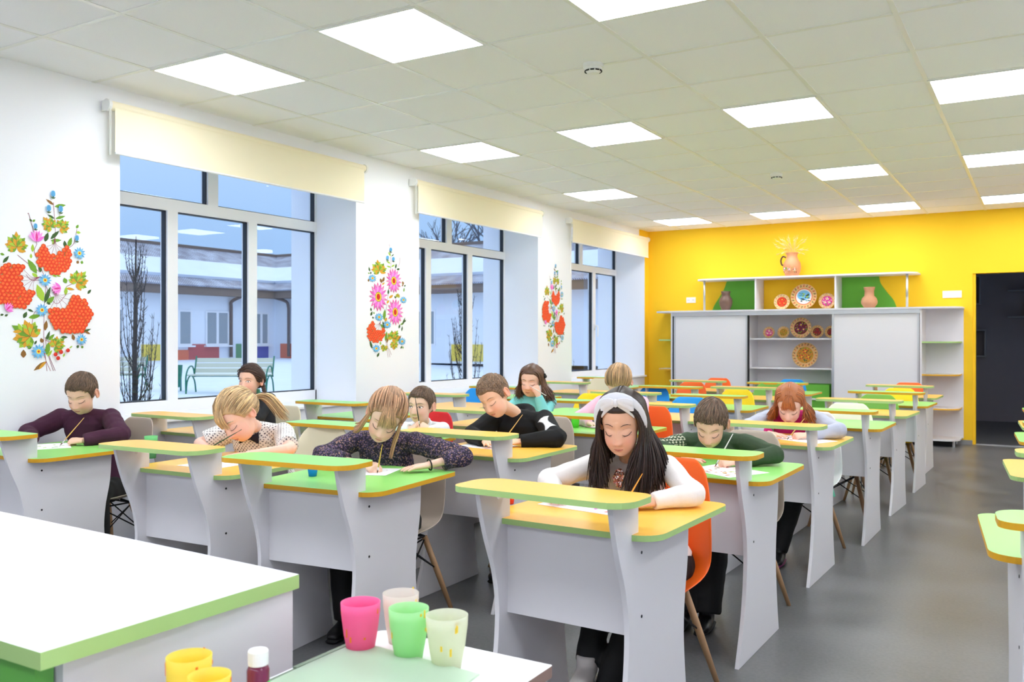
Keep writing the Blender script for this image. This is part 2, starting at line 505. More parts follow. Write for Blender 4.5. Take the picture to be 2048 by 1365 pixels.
# smoke detectors
for (x, y, lab) in ((2.60, 1.17, 'white round smoke detector on the near part of the ceiling'), (2.63, 4.85, 'white round smoke detector on the far part of the ceiling')):
    o = empty('smoke_detector', (x, y, HC), label=lab, cat='smoke detector', group='smoke detectors')
    b = MB(); b.lathe([(0.055, 0), (0.055, -0.018), (0.05, -0.02)], 28); b.build('base', M_WHITE, o, smooth=False)
    b = MB(); b.lathe([(0.047, -0.02), (0.047, -0.032), (0.043, -0.034), (0.040, -0.040), (0.036, -0.044), (0.03, -0.05), (0.0, -0.053)], 28); b.build('cap', M_WHITE, o, smooth=False)
    b = MB()
    for k in range(10):
        a = 2 * pi * k / 10
        b.obox((0.0445 * cos(a), 0.0445 * sin(a), -0.0385), (0.002 * cos(a), 0.002 * sin(a), 0), (-0.010 * sin(a), 0.010 * cos(a), 0), (0, 0, 0.0035))
    b.build('vent', M_BLACK, o)
# wall switches and sockets
def plate_sw(x0, x1, z0, z1, n, lab, nm, dots):
    o = empty(nm, ((x0 + x1) / 2, YB, (z0 + z1) / 2), label=lab, cat='switch' if not dots else 'socket')
    w, h = (x1 - x0) / 2, (z1 - z0) / 2
    b = MB(); b.box(-w, w, -0.010, 0, -h, h); b.build('cover_plate', M_WHITE, o, bevel=0.003)
    for k in range(n):
        c = -w + (k + 0.5) * 2 * w / n
        b = MB()
        if dots:
            b.lathe([(0.022, 0), (0.022, 0.003)], 16)
            b.xform(Matrix.Translation((c, -0.010, 0)) @ Matrix.Rotation(radians(90), 4, 'X'))
            q = b.build('socket', M_WHITE, o)
            b = MB(); 
            for dx in (-0.008, 0.008): b.box(c + dx - 0.003, c + dx + 0.003, -0.0145, -0.0128, -0.003, 0.003)
            b.build('pin_hole', M_DARK, q)
        else:
            b.box(c - 0.017, c + 0.017, -0.014, -0.009, -h + 0.012, h - 0.012); b.build('rocker', M_WHITE, o, bevel=0.002)
plate_sw(3.655, 3.855, 1.690, 1.772, 4, 'long white light switch plate on the yellow wall beside the doorway', 'light_switch', False)
plate_sw(0.545, 0.675, 1.695, 1.770, 2, 'white double wall socket on the yellow wall above the left end of the cabinet', 'wall_socket', True)
# ================================================================= DESKS
def desk_poly_panel():
    front = spline([(0.0, 0.772), (0.018, 0.70), (0.045, 0.62), (0.082, 0.53), (0.102, 0.44), (0.104, 0.36), (0.090, 0.25), (0.055, 0.13), (0.0, 0.0)], 3)
    back = spline([(0.545, 0.0), (0.520, 0.12), (0.503, 0.25), (0.500, 0.33), (0.510, 0.42), (0.532, 0.53), (0.540, 0.658)], 3)
    return [tuple(p)[:2] for p in ([Vector((a.x, a.y, 0)) for a in front] + [Vector((a.x, a.y, 0)) for a in back])] 

PANEL_F = [(0.0, 0.772), (0.018, 0.70), (0.045, 0.62), (0.082, 0.53), (0.102, 0.44), (0.104, 0.36), (0.090, 0.25), (0.055, 0.13), (0.0, 0.0)]
PANEL_B = [(0.545, 0.0), (0.520, 0.12), (0.503, 0.25), (0.500, 0.33), (0.510, 0.42), (0.532, 0.53), (0.540, 0.6585)]
def sp2(pts, n=3):
    return [(p.x, p.y) for p in spline([(a, c, 0) for a, c in pts], n)]
HW = 0.222
def make_desk(kind):
    top, edge = (M_YTOP, M_GEDGE) if kind == 'Y' else (M_GTOP, M_OEDGE)
    root = empty('school_desk')
    poly = sp2(PANEL_F) + sp2(PANEL_B) + [(0.165, 0.6585), (0.165, 0.772)]
    poly = poly[::-1]
    for s_ in (-1, 1):
        x0, x1 = (HW - 0.016, HW) if s_ > 0 else (-HW, -HW + 0.016)
        b = MB(); b.prism(poly, x0, x1, 0, 0, axis='x')
        p = b.build('side_panel', M_PANEL, root, bevel=0.0012)
        for (yy, zz) in ((0.185, 0.615), (0.185, 0.435)):
            b = MB(); xs = x1 if s_ > 0 else x0
            b.lathe([(0.0045, 0), (0.0045, 0.0012)], 10); b.xform(Matrix.Translation((xs, yy, zz)) @ Matrix.Rotation(radians(90 * s_), 4, 'Y'))
            b.build('screw', M_DARK, p)
        b = MB(); b.lathe([(0.0065, 0), (0.0065, 0.0012)], 12); b.xform(Matrix.Translation((x0 if s_ > 0 else x1, 0.10, 0.742)) @ Matrix.Rotation(radians(-90 * s_), 4, 'Y'))
        b.build('cam_fitting', M_ALU, p)
    b = MB(); b.box(-HW + 0.016, HW - 0.016, 0.150, 0.166, 0.385, 0.658); b.build('front_panel', M_PANEL, root)
    b = MB(); b.prism(rrect(-0.292, 0.292, 0.12, 0.724, (0.075, 0.05, 0.05, 0.075)), 0.659, 0.676, 0, 1, 2)
    b.build('tabletop', [top, edge, M_UNDER], root)
    b = MB(); b.prism(rrect(-0.283, 0.283, -0.043, 0.150, (0.075, 0.045, 0.075, 0.045)), 0.773, 0.790, 0, 1, 2)
    b.build('raised_ledge', [top, edge, M_UNDER], root)
    return root
desk_proto = {'Y': make_desk('Y'), 'G': make_desk('G')}
used = set()
KC = {'Y': 'yellow desk with pale green edging', 'G': 'green desk with amber edging'}
DESKS = {  # x, y, turn(deg)
 'D0': (3.468, -.974, -1.9), 'D1': (3.485, .099, -.8), 'D2': (3.465, 1.336, -1.4), 'D3': (3.542, 2.400, -1.2), 'D4': (3.548, 3.436, -3), 'D5': (3.572, 4.512, -2.5), 'D6': (3.532, 5.612, -1.6),
 'C0': (2.387, -.864, 5.1), 'C1': (2.369, .179, .4), 'C2': (2.41, 1.30, 0), 'C3': (2.446, 2.328, 0), 'C4': (2.489, 3.358, .6), 'C5': (2.392, 4.60, 0), 'C6': (2.441, 5.56, 0),
 'B0': (1.635, -.853, 2.1), 'B1': (1.600, .215, 0), 'B2': (1.66, 1.30, 0), 'B3': (1.72, 2.34, 0), 'B4': (1.791, 3.393, 0), 'B5': (1.795, 4.383, .6), 'B6': (1.628, 5.594, .7),
 'A0': (.522, -.940, 0), 'A1': (.450, .146, 0), 'A2': (.535, 1.36, 0), 'A3': (.596, 2.44, 0), 'A4': (.50, 3.56, 0), 'A5': (.576, 4.614, 0), 'A6': (.48, 5.75, 0),
 'E0': (4.855, -.70, 6), 'E1': (4.86, .75, 5), 'E2': (4.86, 2.1, 4), 'E3': (4.86, 2.95, 4), 'E4': (4.86, 4.2, 4), 'E5': (4.86, 5.35, 3)}
DLAB = {
 'D0': 'nearest yellow desk, in front of the girl with the white hair bow', 'D1': 'green desk where the boy in the green jumper paints',
 'D2': 'yellow desk where the red haired girl in grey sleeves paints', 'D3': 'green desk right behind the red haired girl, cream chair at it',
 'D4': 'yellow desk with the green chair in the right hand row', 'D5': 'green desk with the yellow chair in the right hand row', 'D6': 'yellow desk with the orange chair, last of the right hand row',
 'C0': 'green desk where the girl in the dark flecked jumper paints', 'C1': 'yellow desk where the boy in the black hooded top paints',
 'C2': 'green desk with a green cup, partly hidden by the girl with the bow', 'C3': 'yellow desk with a blue chair behind the boy in green',
 'C4': 'green desk with a yellow chair left of the red haired girl', 'C5': 'yellow desk with a green chair behind the red haired girl', 'C6': 'green desk with a blue chair, farthest of its row before the open shelves',
 'B0': 'yellow desk where the girl in the dotted blouse paints', 'B1': 'green desk behind the girl in the dotted blouse, boy in white at it',
 'B2': 'yellow desk of the girl in the mint jumper', 'B3': 'green desk with a yellow chair behind the girl in the mint jumper',
 'B4': 'yellow desk with a blue chair beyond the girl with the bow', 'B5': 'green desk with an orange chair before the left sliding door', 'B6': 'yellow desk with an orange chair, farthest before the left sliding door',
 'A0': 'green desk by the wall where the boy in the plum jumper paints', 'A1': 'yellow desk under the nearest window, girl with plaits at it',
 'A2': 'green desk at the end of the nearest window, nobody at it', 'A3': 'yellow desk under the middle window with a blue chair', 'A4': 'green desk under the middle window beyond the blue chair',
 'A5': 'yellow desk under the farthest window, with a cream chair', 'A6': 'green desk in the far corner by the farthest window',
 'E0': 'green desk at the right edge of the photo, nearest there', 'E1': 'yellow desk at the right edge, second from the nearest', 'E2': 'green desk at the right edge, third from the nearest',
 'E3': 'yellow desk at the right edge, fourth from the nearest', 'E4': 'green desk at the right edge, fifth from the nearest', 'E5': 'yellow desk at the right edge, farthest there'}
for k, (x, y, a) in DESKS.items():
    kind = 'Y' if ((ord(k[0]) - 65) + int(k[1])) % 2 == 1 else 'G'
    o = desk_proto[kind] if kind not in used else copy_tree(desk_proto[kind])
    used.add(kind)
    o.location = (x, y, 0); o.rotation_euler = (0, 0, radians(a))
    tag(o, DLAB[k], 'desk', 'small white school desks with raised ledges')

# ================================================================= CHAIRS
def chair_shell():
    prof = [(-0.185, 0.352), (-0.17, 0.372), (-0.11, 0.380), (-0.04, 0.370), (0.04, 0.364), (0.105, 0.378), (0.145, 0.412), (0.168, 0.47), (0.182, 0.54), (0.198, 0.62), (0.212, 0.70), (0.222, 0.755), (0.226, 0.785)]
    hw = [0.150, 0.168, 0.182, 0.192, 0.198, 0.200, 0.200, 0.196, 0.188, 0.176, 0.160, 0.138, 0.095]
    lift = [0.0, 0.004, 0.018, 0.032, 0.05, 0.06, 0.06, 0.04, 0.02, 0.01, 0.004, 0.0, 0.0]      # side edges rise
    fwd = [0.0, 0.0, 0.0, 0.0, 0.0, 0.02, 0.05, 0.06, 0.055, 0.045, 0.034, 0.024, 0.012]         # side edges come forward
    n = 15
    v = []; f = []
    for i, (y, z) in enumerate(prof):
        for j in range(n):
            u = -1 + 2 * j / (n - 1)
            au = abs(u) ** 2.2
            v.append((u * hw[i] * .95, y - fwd[i] * au, z + lift[i] * au))
    for i in range(len(prof) - 1):
        for j in range(n - 1):
            a = i * n + j
            f.append((a, a + 1, a + n + 1, a + n))
    return v, f
SHELL = chair_shell()
def make_chair(mt):
    root = empty('shell_chair')
    b = MB(); b.add(SHELL[0], SHELL[1]); b.build('seat_shell', mt, root, smooth=True, solid=0.007, subsurf=1)
    tops = {}
    for sx in (-1, 1):
        for sy in (-1, 1):
            b = MB(); t_ = Vector((sx * 0.095, sy * 0.085 + 0.0, 0.345)); e_ = Vector((sx * 0.185, sy * 0.165 + 0.01, 0.0))
            tops[(sx, sy)] = (t_, e_)
            b.tube([t_, t_.lerp(e_, 0.5), e_], [0.013, 0.013, 0.009], 10); b.build('leg', M_WOOD, root, smooth=True)
    b = MB()
    q = lambda s, t: tops[s][0].lerp(tops[s][1], t)
    for (a, c) in (((-1, -1), (1, -1)), ((-1, 1), (1, 1)), ((-1, -1), (-1, 1)), ((1, -1), (1, 1))):
        b.tube([q(a, 0.02), q(c, 0.42)], 0.0035, 6); b.tube([q(c, 0.02), q(a, 0.42)], 0.0035, 6)
        b.tube([q(a, 0.0), q(c, 0.0)], 0.0045, 6)
    for s in tops: b.tube([q(s, 0.0), Vector((tops[s][0].x * 0.6, tops[s][0].y * 0.6, 0.364))], 0.006, 6)
    b.build('wire_brace', M_DARK, root)
    return root
CHC = {'orange': (255, 106, 22), 'greige': (188, 172, 156), 'cream': (236, 226, 196), 'white': (240, 240, 242), 'yellow': (255, 222, 8), 'blue': (20, 152, 238), 'green': (118, 182, 70), 'red': (214, 24, 30), 'ivory': (238, 232, 218)}
chair_proto = {}
# colour, x and y of the back top, turn, label
CHAIRS = [
 ('orange', 3.500, -.035, 0, 'orange shell chair under the girl with the white hair bow'), ('greige', 3.49, 1.05, -4, 'greige shell chair under the boy in the green jumper'),
 ('white', 3.49, 2.33, 0, 'white shell chair under the red haired girl'), ('ivory', 3.545, 3.165, 0, 'cream white shell chair at the green desk right behind the red haired girl'),
 ('green', 3.565, 4.25, 0, 'green shell chair in the right hand row, between the cream and the yellow one'), ('yellow', 3.590, 5.27, 0, 'yellow shell chair in the right hand row, in front of the orange one'),
 ('orange', 3.53, 6.38, 0, 'orange shell chair last in the right hand row'),
 ('greige', 2.22, .16, 4, 'greige shell chair under the girl in the dark flecked jumper'), ('greige', 2.32, 1.24, 0, 'greige shell chair under the boy in the black hooded top'),
 ('orange', 2.50, 2.25, 0, 'orange shell chair partly hidden by the hair of the girl with the bow'), ('blue', 2.42, 3.20, 0, 'blue shell chair seen over the head of the boy in green'),
 ('yellow', 2.43, 4.36, 0, 'yellow shell chair left of the red haired girl'), ('green', 2.40, 5.52, 0, 'green shell chair just left of the red haired girl, far back'), ('blue', 2.37, 6.52, 0, 'blue shell chair peeping over the red haired girl'),
 ('cream', 1.60, .20, 6, 'cream shell chair between the dotted blouse girl and the flecked jumper girl'), ('red', 1.575, 1.16, 0, 'red shell chair behind the small boy in white'),
 ('yellow', 1.59, 2.27, 0, 'yellow shell chair behind the girl in the mint jumper'), ('yellow', 1.62, 3.22, 0, 'yellow shell chair left of the white hair bow'),
 ('blue', 1.65, 4.43, 0, 'blue shell chair just right of the white hair bow, far back'), ('orange', 1.66, 5.41, 0, 'orange shell chair, left of the two orange ones before the left sliding door'),
 ('orange', 1.60, 6.42, 0, 'orange shell chair, right and farther of the two before the left sliding door'),
 ('greige', .40, .02, 0, 'greige shell chair beside the boy in the plum jumper'), ('cream', .47, 1.06, 0, 'cream shell chair by the girl with plaits at the window'),
 ('blue', .45, 3.37, 0, 'blue shell chair under the middle window'), ('cream', .54, 5.66, 0, 'cream shell chair under the farthest window')]
for (c, x, y, a, lab) in CHAIRS:
    if c not in chair_proto:
        o = chair_proto[c] = make_chair(mat(c + '_plastic', CHC[c], 0.38, spec=0.45))
    else:
        o = copy_tree(chair_proto[c])
    r = radians(a)
    o.location = (x - 0.22 * -sin(r), y - 0.22 * cos(r), 0); o.rotation_euler = (0, 0, r)
    tag(o, lab, 'chair', 'shell chairs on wooden legs')
# ================================================================= LONG CABINET ON THE BACK WALL
YC = 7.87
M_DOOR = mat('matt_white_door', (232, 231, 236), 0.5)
M_GREEN = mat('leaf_green_paint', (104, 182, 62), 0.75)
cb = empty('display_cabinet', (2.0, YC, 0), label='long low white cabinet with sliding doors and open middle shelves on the yellow wall', cat='cabinet')
CBI = Matrix.Translation((-2.0, -YC, 0))
def cpart(b, name, mats, parent=cb, **k):
    b.xform(CBI); return b.build(name, mats, parent, **k)
b = MB()
for x in (0.505, 3.472): b.box(x - 0.010, x + 0.010, YC, YB - 0.002, 0.085, 1.556)
for x in (1.50, 2.50): b.box(x - 0.009, x + 0.009, YC + 0.06, YB - 0.002, 0.085, 1.556)
b.box(0.495, 3.482, YC, YB - 0.002, 0.070, 0.085)
b.box(0.515, 3.462, YB - 0.014, YB - 0.003, 0.085, 1.53)
cpart(b, 'carcass', M_PANEL)
b = MB(); b.prism(rrect(0.24, 3.885, YC - 0.02, YB - 0.003, (0.17, 0.01, 0.01, 0.2)), 1.557, 1.577, 0, 0); cpart(b, 'top_board', M_PANEL)
b = MB(); b.box(0.515, 3.462, YC - 0.004, YC + 0.05, 1.508, 1.556); b.box(0.515, 3.462, YC - 0.004, YC + 0.05, 0.086, 0.098); cpart(b, 'sliding_rail', M_ALU)
for (x0, x1) in ((0.54, 1.49), (2.515, 3.45)):
    b = MB(); b.box(x0 + 0.012, x1 - 0.012, YC + 0.012, YC + 0.028, 0.10, 1.507); d = cpart(b, 'sliding_door', M_DOOR)
    b = MB(); b.box(x0 - 0.006, x0 + 0.014, YC + 0.004, YC + 0.034, 0.10, 1.507); b.box(x1 - 0.014, x1 + 0.006, YC + 0.004, YC + 0.034, 0.10, 1.507)
    b.xform(CBI); b.build('door_profile', M_ALU, d)
b = MB(); b.box(0.517, 0.533, YC + 0.002, YC + 0.05, 0.10, 1.507); b.box(1.498, 1.508, YC + 0.002, YC + 0.06, 0.10, 1.507); b.box(3.457, 3.461, YC + 0.002, YC + 0.05, 0.10, 1.507); cpart(b, 'dark_gap_strip', M_BLACK)  # black strips stand in for the dark gaps beside the sliding doors
for z in (1.222, 0.860, 0.495):
    b = MB(); b.box(1.509, 2.491, YC + 0.06, YB - 0.014, z - 0.018, z); cpart(b, 'shelf', M_PANEL)
b = MB(); b.box(2.12, 2.46, YC + 0.08, YB - 0.02, 0.086, 0.66); cpart(b, 'green_box', M_GREEN)
for (z, e) in ((1.205, M_GEDGE), (0.820, M_OEDGE), (0.43, M_GEDGE)):
    b = MB(); b.prism(rrect(0.25, 0.495, YC + 0.02, YB - 0.003, (0.0001, 0.0001, 0.0001, 0.22)), z - 0.018, z, 0, 1); cpart(b, 'corner_shelf', [M_PANEL, e])
for (z, e) in ((1.185, M_GEDGE), (0.815, M_OEDGE), (0.432, M_YTOP), (0.085, M_PANEL)):
    b = MB(); b.prism(rrect(3.482, 3.86, YC + 0.0, YB - 0.02, (0.16, 0.0001, 0.0001, 0.0001)), z - 0.018, z, 0, 1); cpart(b, 'corner_shelf', [M_PANEL, e])
b = MB(); b.box(3.482, 3.875, YB - 0.02, YB - 0.003, 0.067, 1.557); cpart(b, 'back_board', M_PANEL)
b = MB(); b.box(0.385, 0.495, YB - 0.02, YB - 0.003, 0.067, 1.557); cpart(b, 'back_board', M_PANEL)
b = MB(); b.box(0.55, 3.42, YC + 0.10, YB - 0.05, 0.0, 0.069); b.box(3.42, 3.78, YC + 0.12, YB - 0.05, 0.0, 0.066); cpart(b, 'plinth', M_BLACK)
b = MB()
for (x, y) in ((3.80, YC + 0.08), (3.50, YC + 0.06), (0.55, YC + 0.06), (3.80, YB - 0.06)): b.tube([(x, y, 0), (x, y, 0.069)], 0.016, 12)
cpart(b, 'foot', M_ALU)
# raised hutch shelf standing on the cabinet
hu = empty('hutch_shelf', (2.1, 8.0, 1.577), label='raised white shelf with green and yellow niches standing on the long cabinet', cat='shelf')
HI = Matrix.Translation((-2.1, -8.0, -1.577))
def hpart(b, name, mats, **k):
    b.xform(HI); return b.build(name, mats, hu, **k)
b = MB(); b.prism(rrect(0.79, 3.42, 7.93, YB - 0.003, (0.16, 0.01, 0.01, 0.16)), 1.966, 1.986, 0, 0); hpart(b, 'top_board', M_PANEL)
for x in (1.575, 2.53):
    b = MB(); b.box(x - 0.009, x + 0.009, 7.95, YB - 0.01, 1.577, 1.966); hpart(b, 'upright', M_PANEL)
for x in (0.905, 3.315):
    b = MB(); b.tube([(x, 7.99, 1.577), (x, 7.99, 1.966)], 0.014, 14); hpart(b, 'steel_post', M_ALU, smooth=True)
gl = sp2([(0.90, 1.577), (0.935, 1.66), (1.00, 1.76), (1.06, 1.86), (1.10, 1.966)], 5) + [(1.566, 1.966), (1.566, 1.577)]
b = MB(); b.prism(gl, YB - 0.012, YB - 0.004, 0, 0, axis='y'); hpart(b, 'green_back_panel', M_GREEN)
gr = [(2.54, 1.577), (2.54, 1.966)] + sp2([(2.965, 1.966), (2.985, 1.88), (3.05, 1.78), (3.125, 1.68), (3.165, 1.577)], 5)
b = MB(); b.prism(gr, YB - 0.012, YB - 0.004, 0, 0, axis='y'); hpart(b, 'green_back_panel', M_GREEN)

# flat drawings: petals, discs and leaves laid on a surface as thin paint
class Paint:
    def __init__(s, place): s.b = MB(); s.k = 0; s.place = place; s.mats = []
    def mi(s, m):
        if m not in s.mats: s.mats.append(m)
        return s.mats.index(m)
    def poly(s, pts, m):
        s.k += 1
        h = 0.0009 + s.k * 0.0000045
        v = [s.place(p[0], p[1], h) for p in pts]
        s.b.add(v, [tuple(range(len(v)))], s.mi(m))
    def disc(s, x, y, r, m, n=10, ry=None):
        s.poly([(x + r * cos(2 * pi * i / n), y + (ry or r) * sin(2 * pi * i / n)) for i in range(n)], m)
    def leaf(s, x0, y0, x1, y1, w, m, bend=0.0):
        d = Vector((x1 - x0, y1 - y0)); L = d.length; d.normalize(); n = Vector((-d.y, d.x)); pts = []
        prof = [(0, 0), (0.15, 0.55), (0.4, 1.0), (0.7, 0.75), (1, 0)]
        for t, q in prof: pts.append(Vector((x0, y0)) + d * L * t + n * (q * w + bend * sin(pi * t)))
        for t, q in prof[-2:0:-1]: pts.append(Vector((x0, y0)) + d * L * t + n * (-q * w + bend * sin(pi * t)))
        s.poly(pts, m)
    def line(s, pts, w, m):
        P = [Vector(p) for p in pts]
        P = [Vector((q.x, q.y)) for q in spline([(p[0], p[1], 0) for p in pts], 4)]
        l = []; r = []
        for i, p in enumerate(P):
            d = P[min(i + 1, len(P) - 1)] - P[max(0, i - 1)]
            if d.length < 1e-9: continue
            d.normalize(); n = Vector((-d.y, d.x)) * w * 0.5
            l.append(p + n); r.append(p - n)
        for i in range(len(l) - 1): 
            s.poly([l[i], l[i + 1], r[i + 1], r[i]], m)
    def star(s, x, y, r, n, w, m, m2=None, ri=0.0, ph=0.0):
        for i in range(n):
            a = 2 * pi * i / n + ph
            s.leaf(x + ri * cos(a), y + ri * sin(a), x + r * cos(a), y + r * sin(a), w, m if (m2 is None or i % 2) else m2)
PC = {'red': (236, 62, 26), 'orange': (255, 112, 50), 'deep': (206, 34, 20), 'blue': (120, 192, 236), 'blue2': (84, 160, 214), 'yel': (250, 214, 50), 'pink': (240, 110, 214), 'pink2': (226, 60, 150), 'pink3': (250, 160, 226),
      'green': (112, 160, 44), 'dgreen': (58, 92, 40), 'lgreen': (166, 200, 60), 'ochre': (218, 158, 40), 'brown': (142, 98, 40), 'stem': (150, 70, 96), 'maroon': (110, 30, 40), 'cream': (240, 206, 150), 'wood': (226, 182, 120), 'purple': (140, 60, 120), 'black': (36, 26, 28), 'white': (240, 236, 230), 'teal': (80, 150, 150), 'gold': (200, 140, 40)}
def pm(k): return mat('paint_' + k, PC[k], 0.7)
def maple(P, x, y, r, ang, seed):
    rr = random.Random(seed)
    cols = ['green', 'ochre', 'lgreen', 'ochre', 'green', 'lgreen', 'ochre']
    for i, (da, ln) in enumerate(((-2.0, .7), (-1.35, .85), (-.7, .95), (0, 1.15), (.7, .95), (1.35, .85), (2.0, .7))):
        a = ang + da
        P.leaf(x, y, x + r * ln * cos(a), y + r * ln * sin(a), r * 0.24, pm(cols[(i + seed) % 7]))
        for sgn in (-1, 1):
            bx, by = x + r * ln * .45 * cos(a), y + r * ln * .45 * sin(a)
            P.leaf(bx, by, bx + r * .42 * ln * cos(a + sgn * .6), by + r * .42 * ln * sin(a + sgn * .6), r * 0.1, pm(cols[(i + seed + 1 + (sgn > 0)) % 7]))
    for da in (-1.35, -.7, 0, .7, 1.35):
        P.line([(x, y), (x + r * .35 * cos(ang + da), y + r * .35 * sin(ang + da)), (x + r * .7 * cos(ang + da), y + r * .7 * sin(ang + da))], r * .025, pm('brown'))
def daisy(P, x, y, r, ph=0.0):
    P.star(x, y, r, 12, r * .17, pm('blue'), pm('blue2'), 0, ph); P.star(x, y, r * .7, 10, r * .12, pm('blue'), None, 0, .3)
    P.disc(x, y, r * .30, pm('yel'), 12); P.disc(x, y, r * .14, pm('deep'), 8)
def tulip(P, x, y, r, a0):
    for i, da in enumerate((-1.3, -.8, -.35, .35, .8, 1.3, 0)):
        P.leaf(x - r * .5 * cos(a0), y - r * .5 * sin(a0), x + r * cos(a0 + da), y + r * sin(a0 + da), r * .2, pm('pink' if i % 2 else 'pink3'), 0)
    P.leaf(x - r * .5 * cos(a0), y - r * .5 * sin(a0), x + .7 * r * cos(a0), y + .7 * r * sin(a0), r * .16, pm('pink2'))
def bud(P, x, y, r, a0=-pi / 2):
    for da in (-.6, .6, -.25, .25, 0): P.leaf(x - r * .8 * cos(a0), y - r * .8 * sin(a0), x + r * 1.1 * cos(a0 + da * .6), y + r * 1.1 * sin(a0 + da * .6), r * .42, pm('blue' if abs(da) > .3 else 'blue2'))
    for da in (-.9, 0, .9): P.leaf(x - r * 1.1 * cos(a0), y - r * 1.1 * sin(a0), x - r * 1.1 * cos(a0) + r * .8 * cos(a0 + da), y - r * 1.1 * sin(a0) + r * .8 * sin(a0 + da), r * .15, pm('dgreen'))
def berries(P, cx, cy, rx, ry, nx, ny, nr, br, seed):
    rr = random.Random(seed)
    for i in range(6):
        a = atan2(cy - ny, cx - nx) + (i - 2.5) * .45
        P.line([(nx - .6 * nr * cos(atan2(cy - ny, cx - nx)), ny - .6 * nr * sin(atan2(cy - ny, cx - nx))), (nx + .2 * nr * cos(a), ny + .2 * nr * sin(a)), (nx + nr * 1.05 * cos(a), ny + nr * 1.05 * sin(a))], 1.8, pm('stem'))
    pts = []
    y = cy - ry; row = 0
    while y <= cy + ry:
        x = cx - rx + (row % 2) * br * .85
        while x <= cx + rx:
            if ((x - cx) / (rx - br * .2)) ** 2 + ((y - cy) / (ry - br * .2)) ** 2 <= 1 and (x - nx) ** 2 + (y - ny) ** 2 > nr ** 2: pts.append((x + rr.uniform(-4, 4), y + rr.uniform(-4, 4)))
            x += br * 1.7
        y += br * 1.45; row += 1
    for (x, y) in pts: P.disc(x, y, br * 1.15, pm('gold'), 8)
    rr.shuffle(pts)
    for (x, y) in pts:
        P.disc(x, y, br, pm('red'), 10); P.disc(x - br * .15, y - br * .15, br * .55, pm('orange'), 8); P.disc(x + br * .3, y + br * .35, br * .14, pm('deep'), 5)
def sprigs(P, L):
    for (x0, y0, x1, y1, w, k) in L: P.leaf(x0, y0, x1, y1, w, pm(k)); 
def bouquet1(P):
    st = pm('stem')
    for pts in ([(300, 1250), (262, 1150), (258, 1000), (262, 850), (268, 700), (235, 600), (200, 520), (215, 470)], [(318, 1250), (285, 1150), (265, 1040)], [(278, 1250), (272, 1190), (262, 1130)],
                [(235, 640), (160, 590), (100, 545)], [(230, 690), (180, 690), (150, 660)], [(322, 460), (330, 380), (325, 300), (318, 200)], [(260, 700), (330, 830), (400, 770)], [(215, 470), (170, 300), (160, 290)],
                [(410, 480), (450, 440), (470, 350)], [(400, 720), (460, 690)], [(262, 860), (200, 890), (180, 1010)], [(268, 1060), (330, 1080)], [(330, 1250), (300, 1180), (285, 1130)]):
        P.line(pts, 3.0, st)
    sprigs(P, [(320, 215, 270, 185, 9, 'brown'), (325, 225, 398, 205, 12, 'green'), (325, 300, 280, 280, 8, 'dgreen'), (330, 300, 395, 275, 9, 'green'), (265, 450, 285, 390, 14, 'dgreen'), (300, 430, 355, 372, 12, 'dgreen'),
        (300, 440, 370, 430, 11, 'green'), (310, 460, 330, 440, 9, 'lgreen'), (395, 475, 388, 430, 12, 'dgreen'), (412, 470, 435, 405, 14, 'green'), (190, 520, 190, 470, 10, 'lgreen'), (180, 560, 180, 530, 8, 'lgreen'),
        (15, 600, 50, 555, 10, 'dgreen'), (0, 545, 25, 552, 8, 'green'), (215, 650, 160, 565, 20, 'green'), (240, 640, 230, 600, 11, 'dgreen'), (220, 670, 185, 650, 12, 'lgreen'), (255, 820, 215, 715, 24, 'lgreen'),
        (262, 830, 300, 725, 14, 'dgreen'), (275, 832, 325, 785, 16, 'green'), (300, 835, 275, 825, 8, 'dgreen'), (400, 700, 385, 665, 15, 'green'), (400, 730, 455, 738, 9, 'ochre'), (395, 775, 400, 720, 12, 'lgreen'), (540, 760, 565, 730, 9, 'dgreen'),
        (335, 650, 365, 660, 6, 'lgreen'), (310, 650, 340, 665, 6, 'lgreen'), (135, 925, 155, 885, 12, 'dgreen'), (165, 922, 240, 905, 14, 'green'), (160, 870, 195, 885, 7, 'dgreen'), (265, 1000, 275, 935, 13, 'brown'), (275, 1060, 295, 1000, 9, 'dgreen'),
        (285, 1060, 325, 1020, 11, 'green'), (270, 1050, 290, 1030, 8, 'dgreen'), (250, 1075, 240, 1045, 12, 'brown'), (200, 1085, 215, 1060, 7, 'dgreen'), (275, 1150, 288, 1070, 17, 'green'), (280, 1160, 310, 1120, 9, 'lgreen'),
        (135, 1165, 135, 1115, 17, 'brown'), (160, 1110, 185, 1100, 8, 'dgreen'), (275, 1190, 195, 1245, 14, 'brown'), (270, 1190, 225, 1240, 9, 'ochre'), (365, 1040, 410, 1040, 9, 'dgreen'), (500, 1010, 565, 985, 9, 'dgreen'), (520, 1000, 560, 1020, 8, 'brown'),
        (470, 1110, 480, 1090, 9, 'dgreen'), (500, 1110, 510, 1095, 9, 'green'), (470, 570, 480, 550, 10, 'brown'), (500, 570, 505, 548, 10, 'green'), (450, 1060, 440, 1020, 12, 'brown'), (420, 1110, 440, 1095, 5, 'lgreen'), (380, 1165, 390, 1140, 6, 'lgreen'),
        (465, 345, 480, 320, 9, 'green'), (465, 370, 495, 370, 9, 'lgreen'), (185, 335, 170, 320, 7, 'dgreen'), (190, 335, 205, 320, 7, 'green'), (0, 910, 20, 905, 7, 'dgreen'), (25, 915, 45, 905, 7, 'dgreen')])
    maple(P, 95, 500, 84, -1.6, 0); maple(P, 470, 690, 84, -.9, 2); maple(P, 175, 1035, 112, -2.6, 4); maple(P, 330, 1095, 68, -.7, 1); maple(P, 300, 350, 62, -2.3, 5); maple(P, 365, 350, 60, -.7, 2)
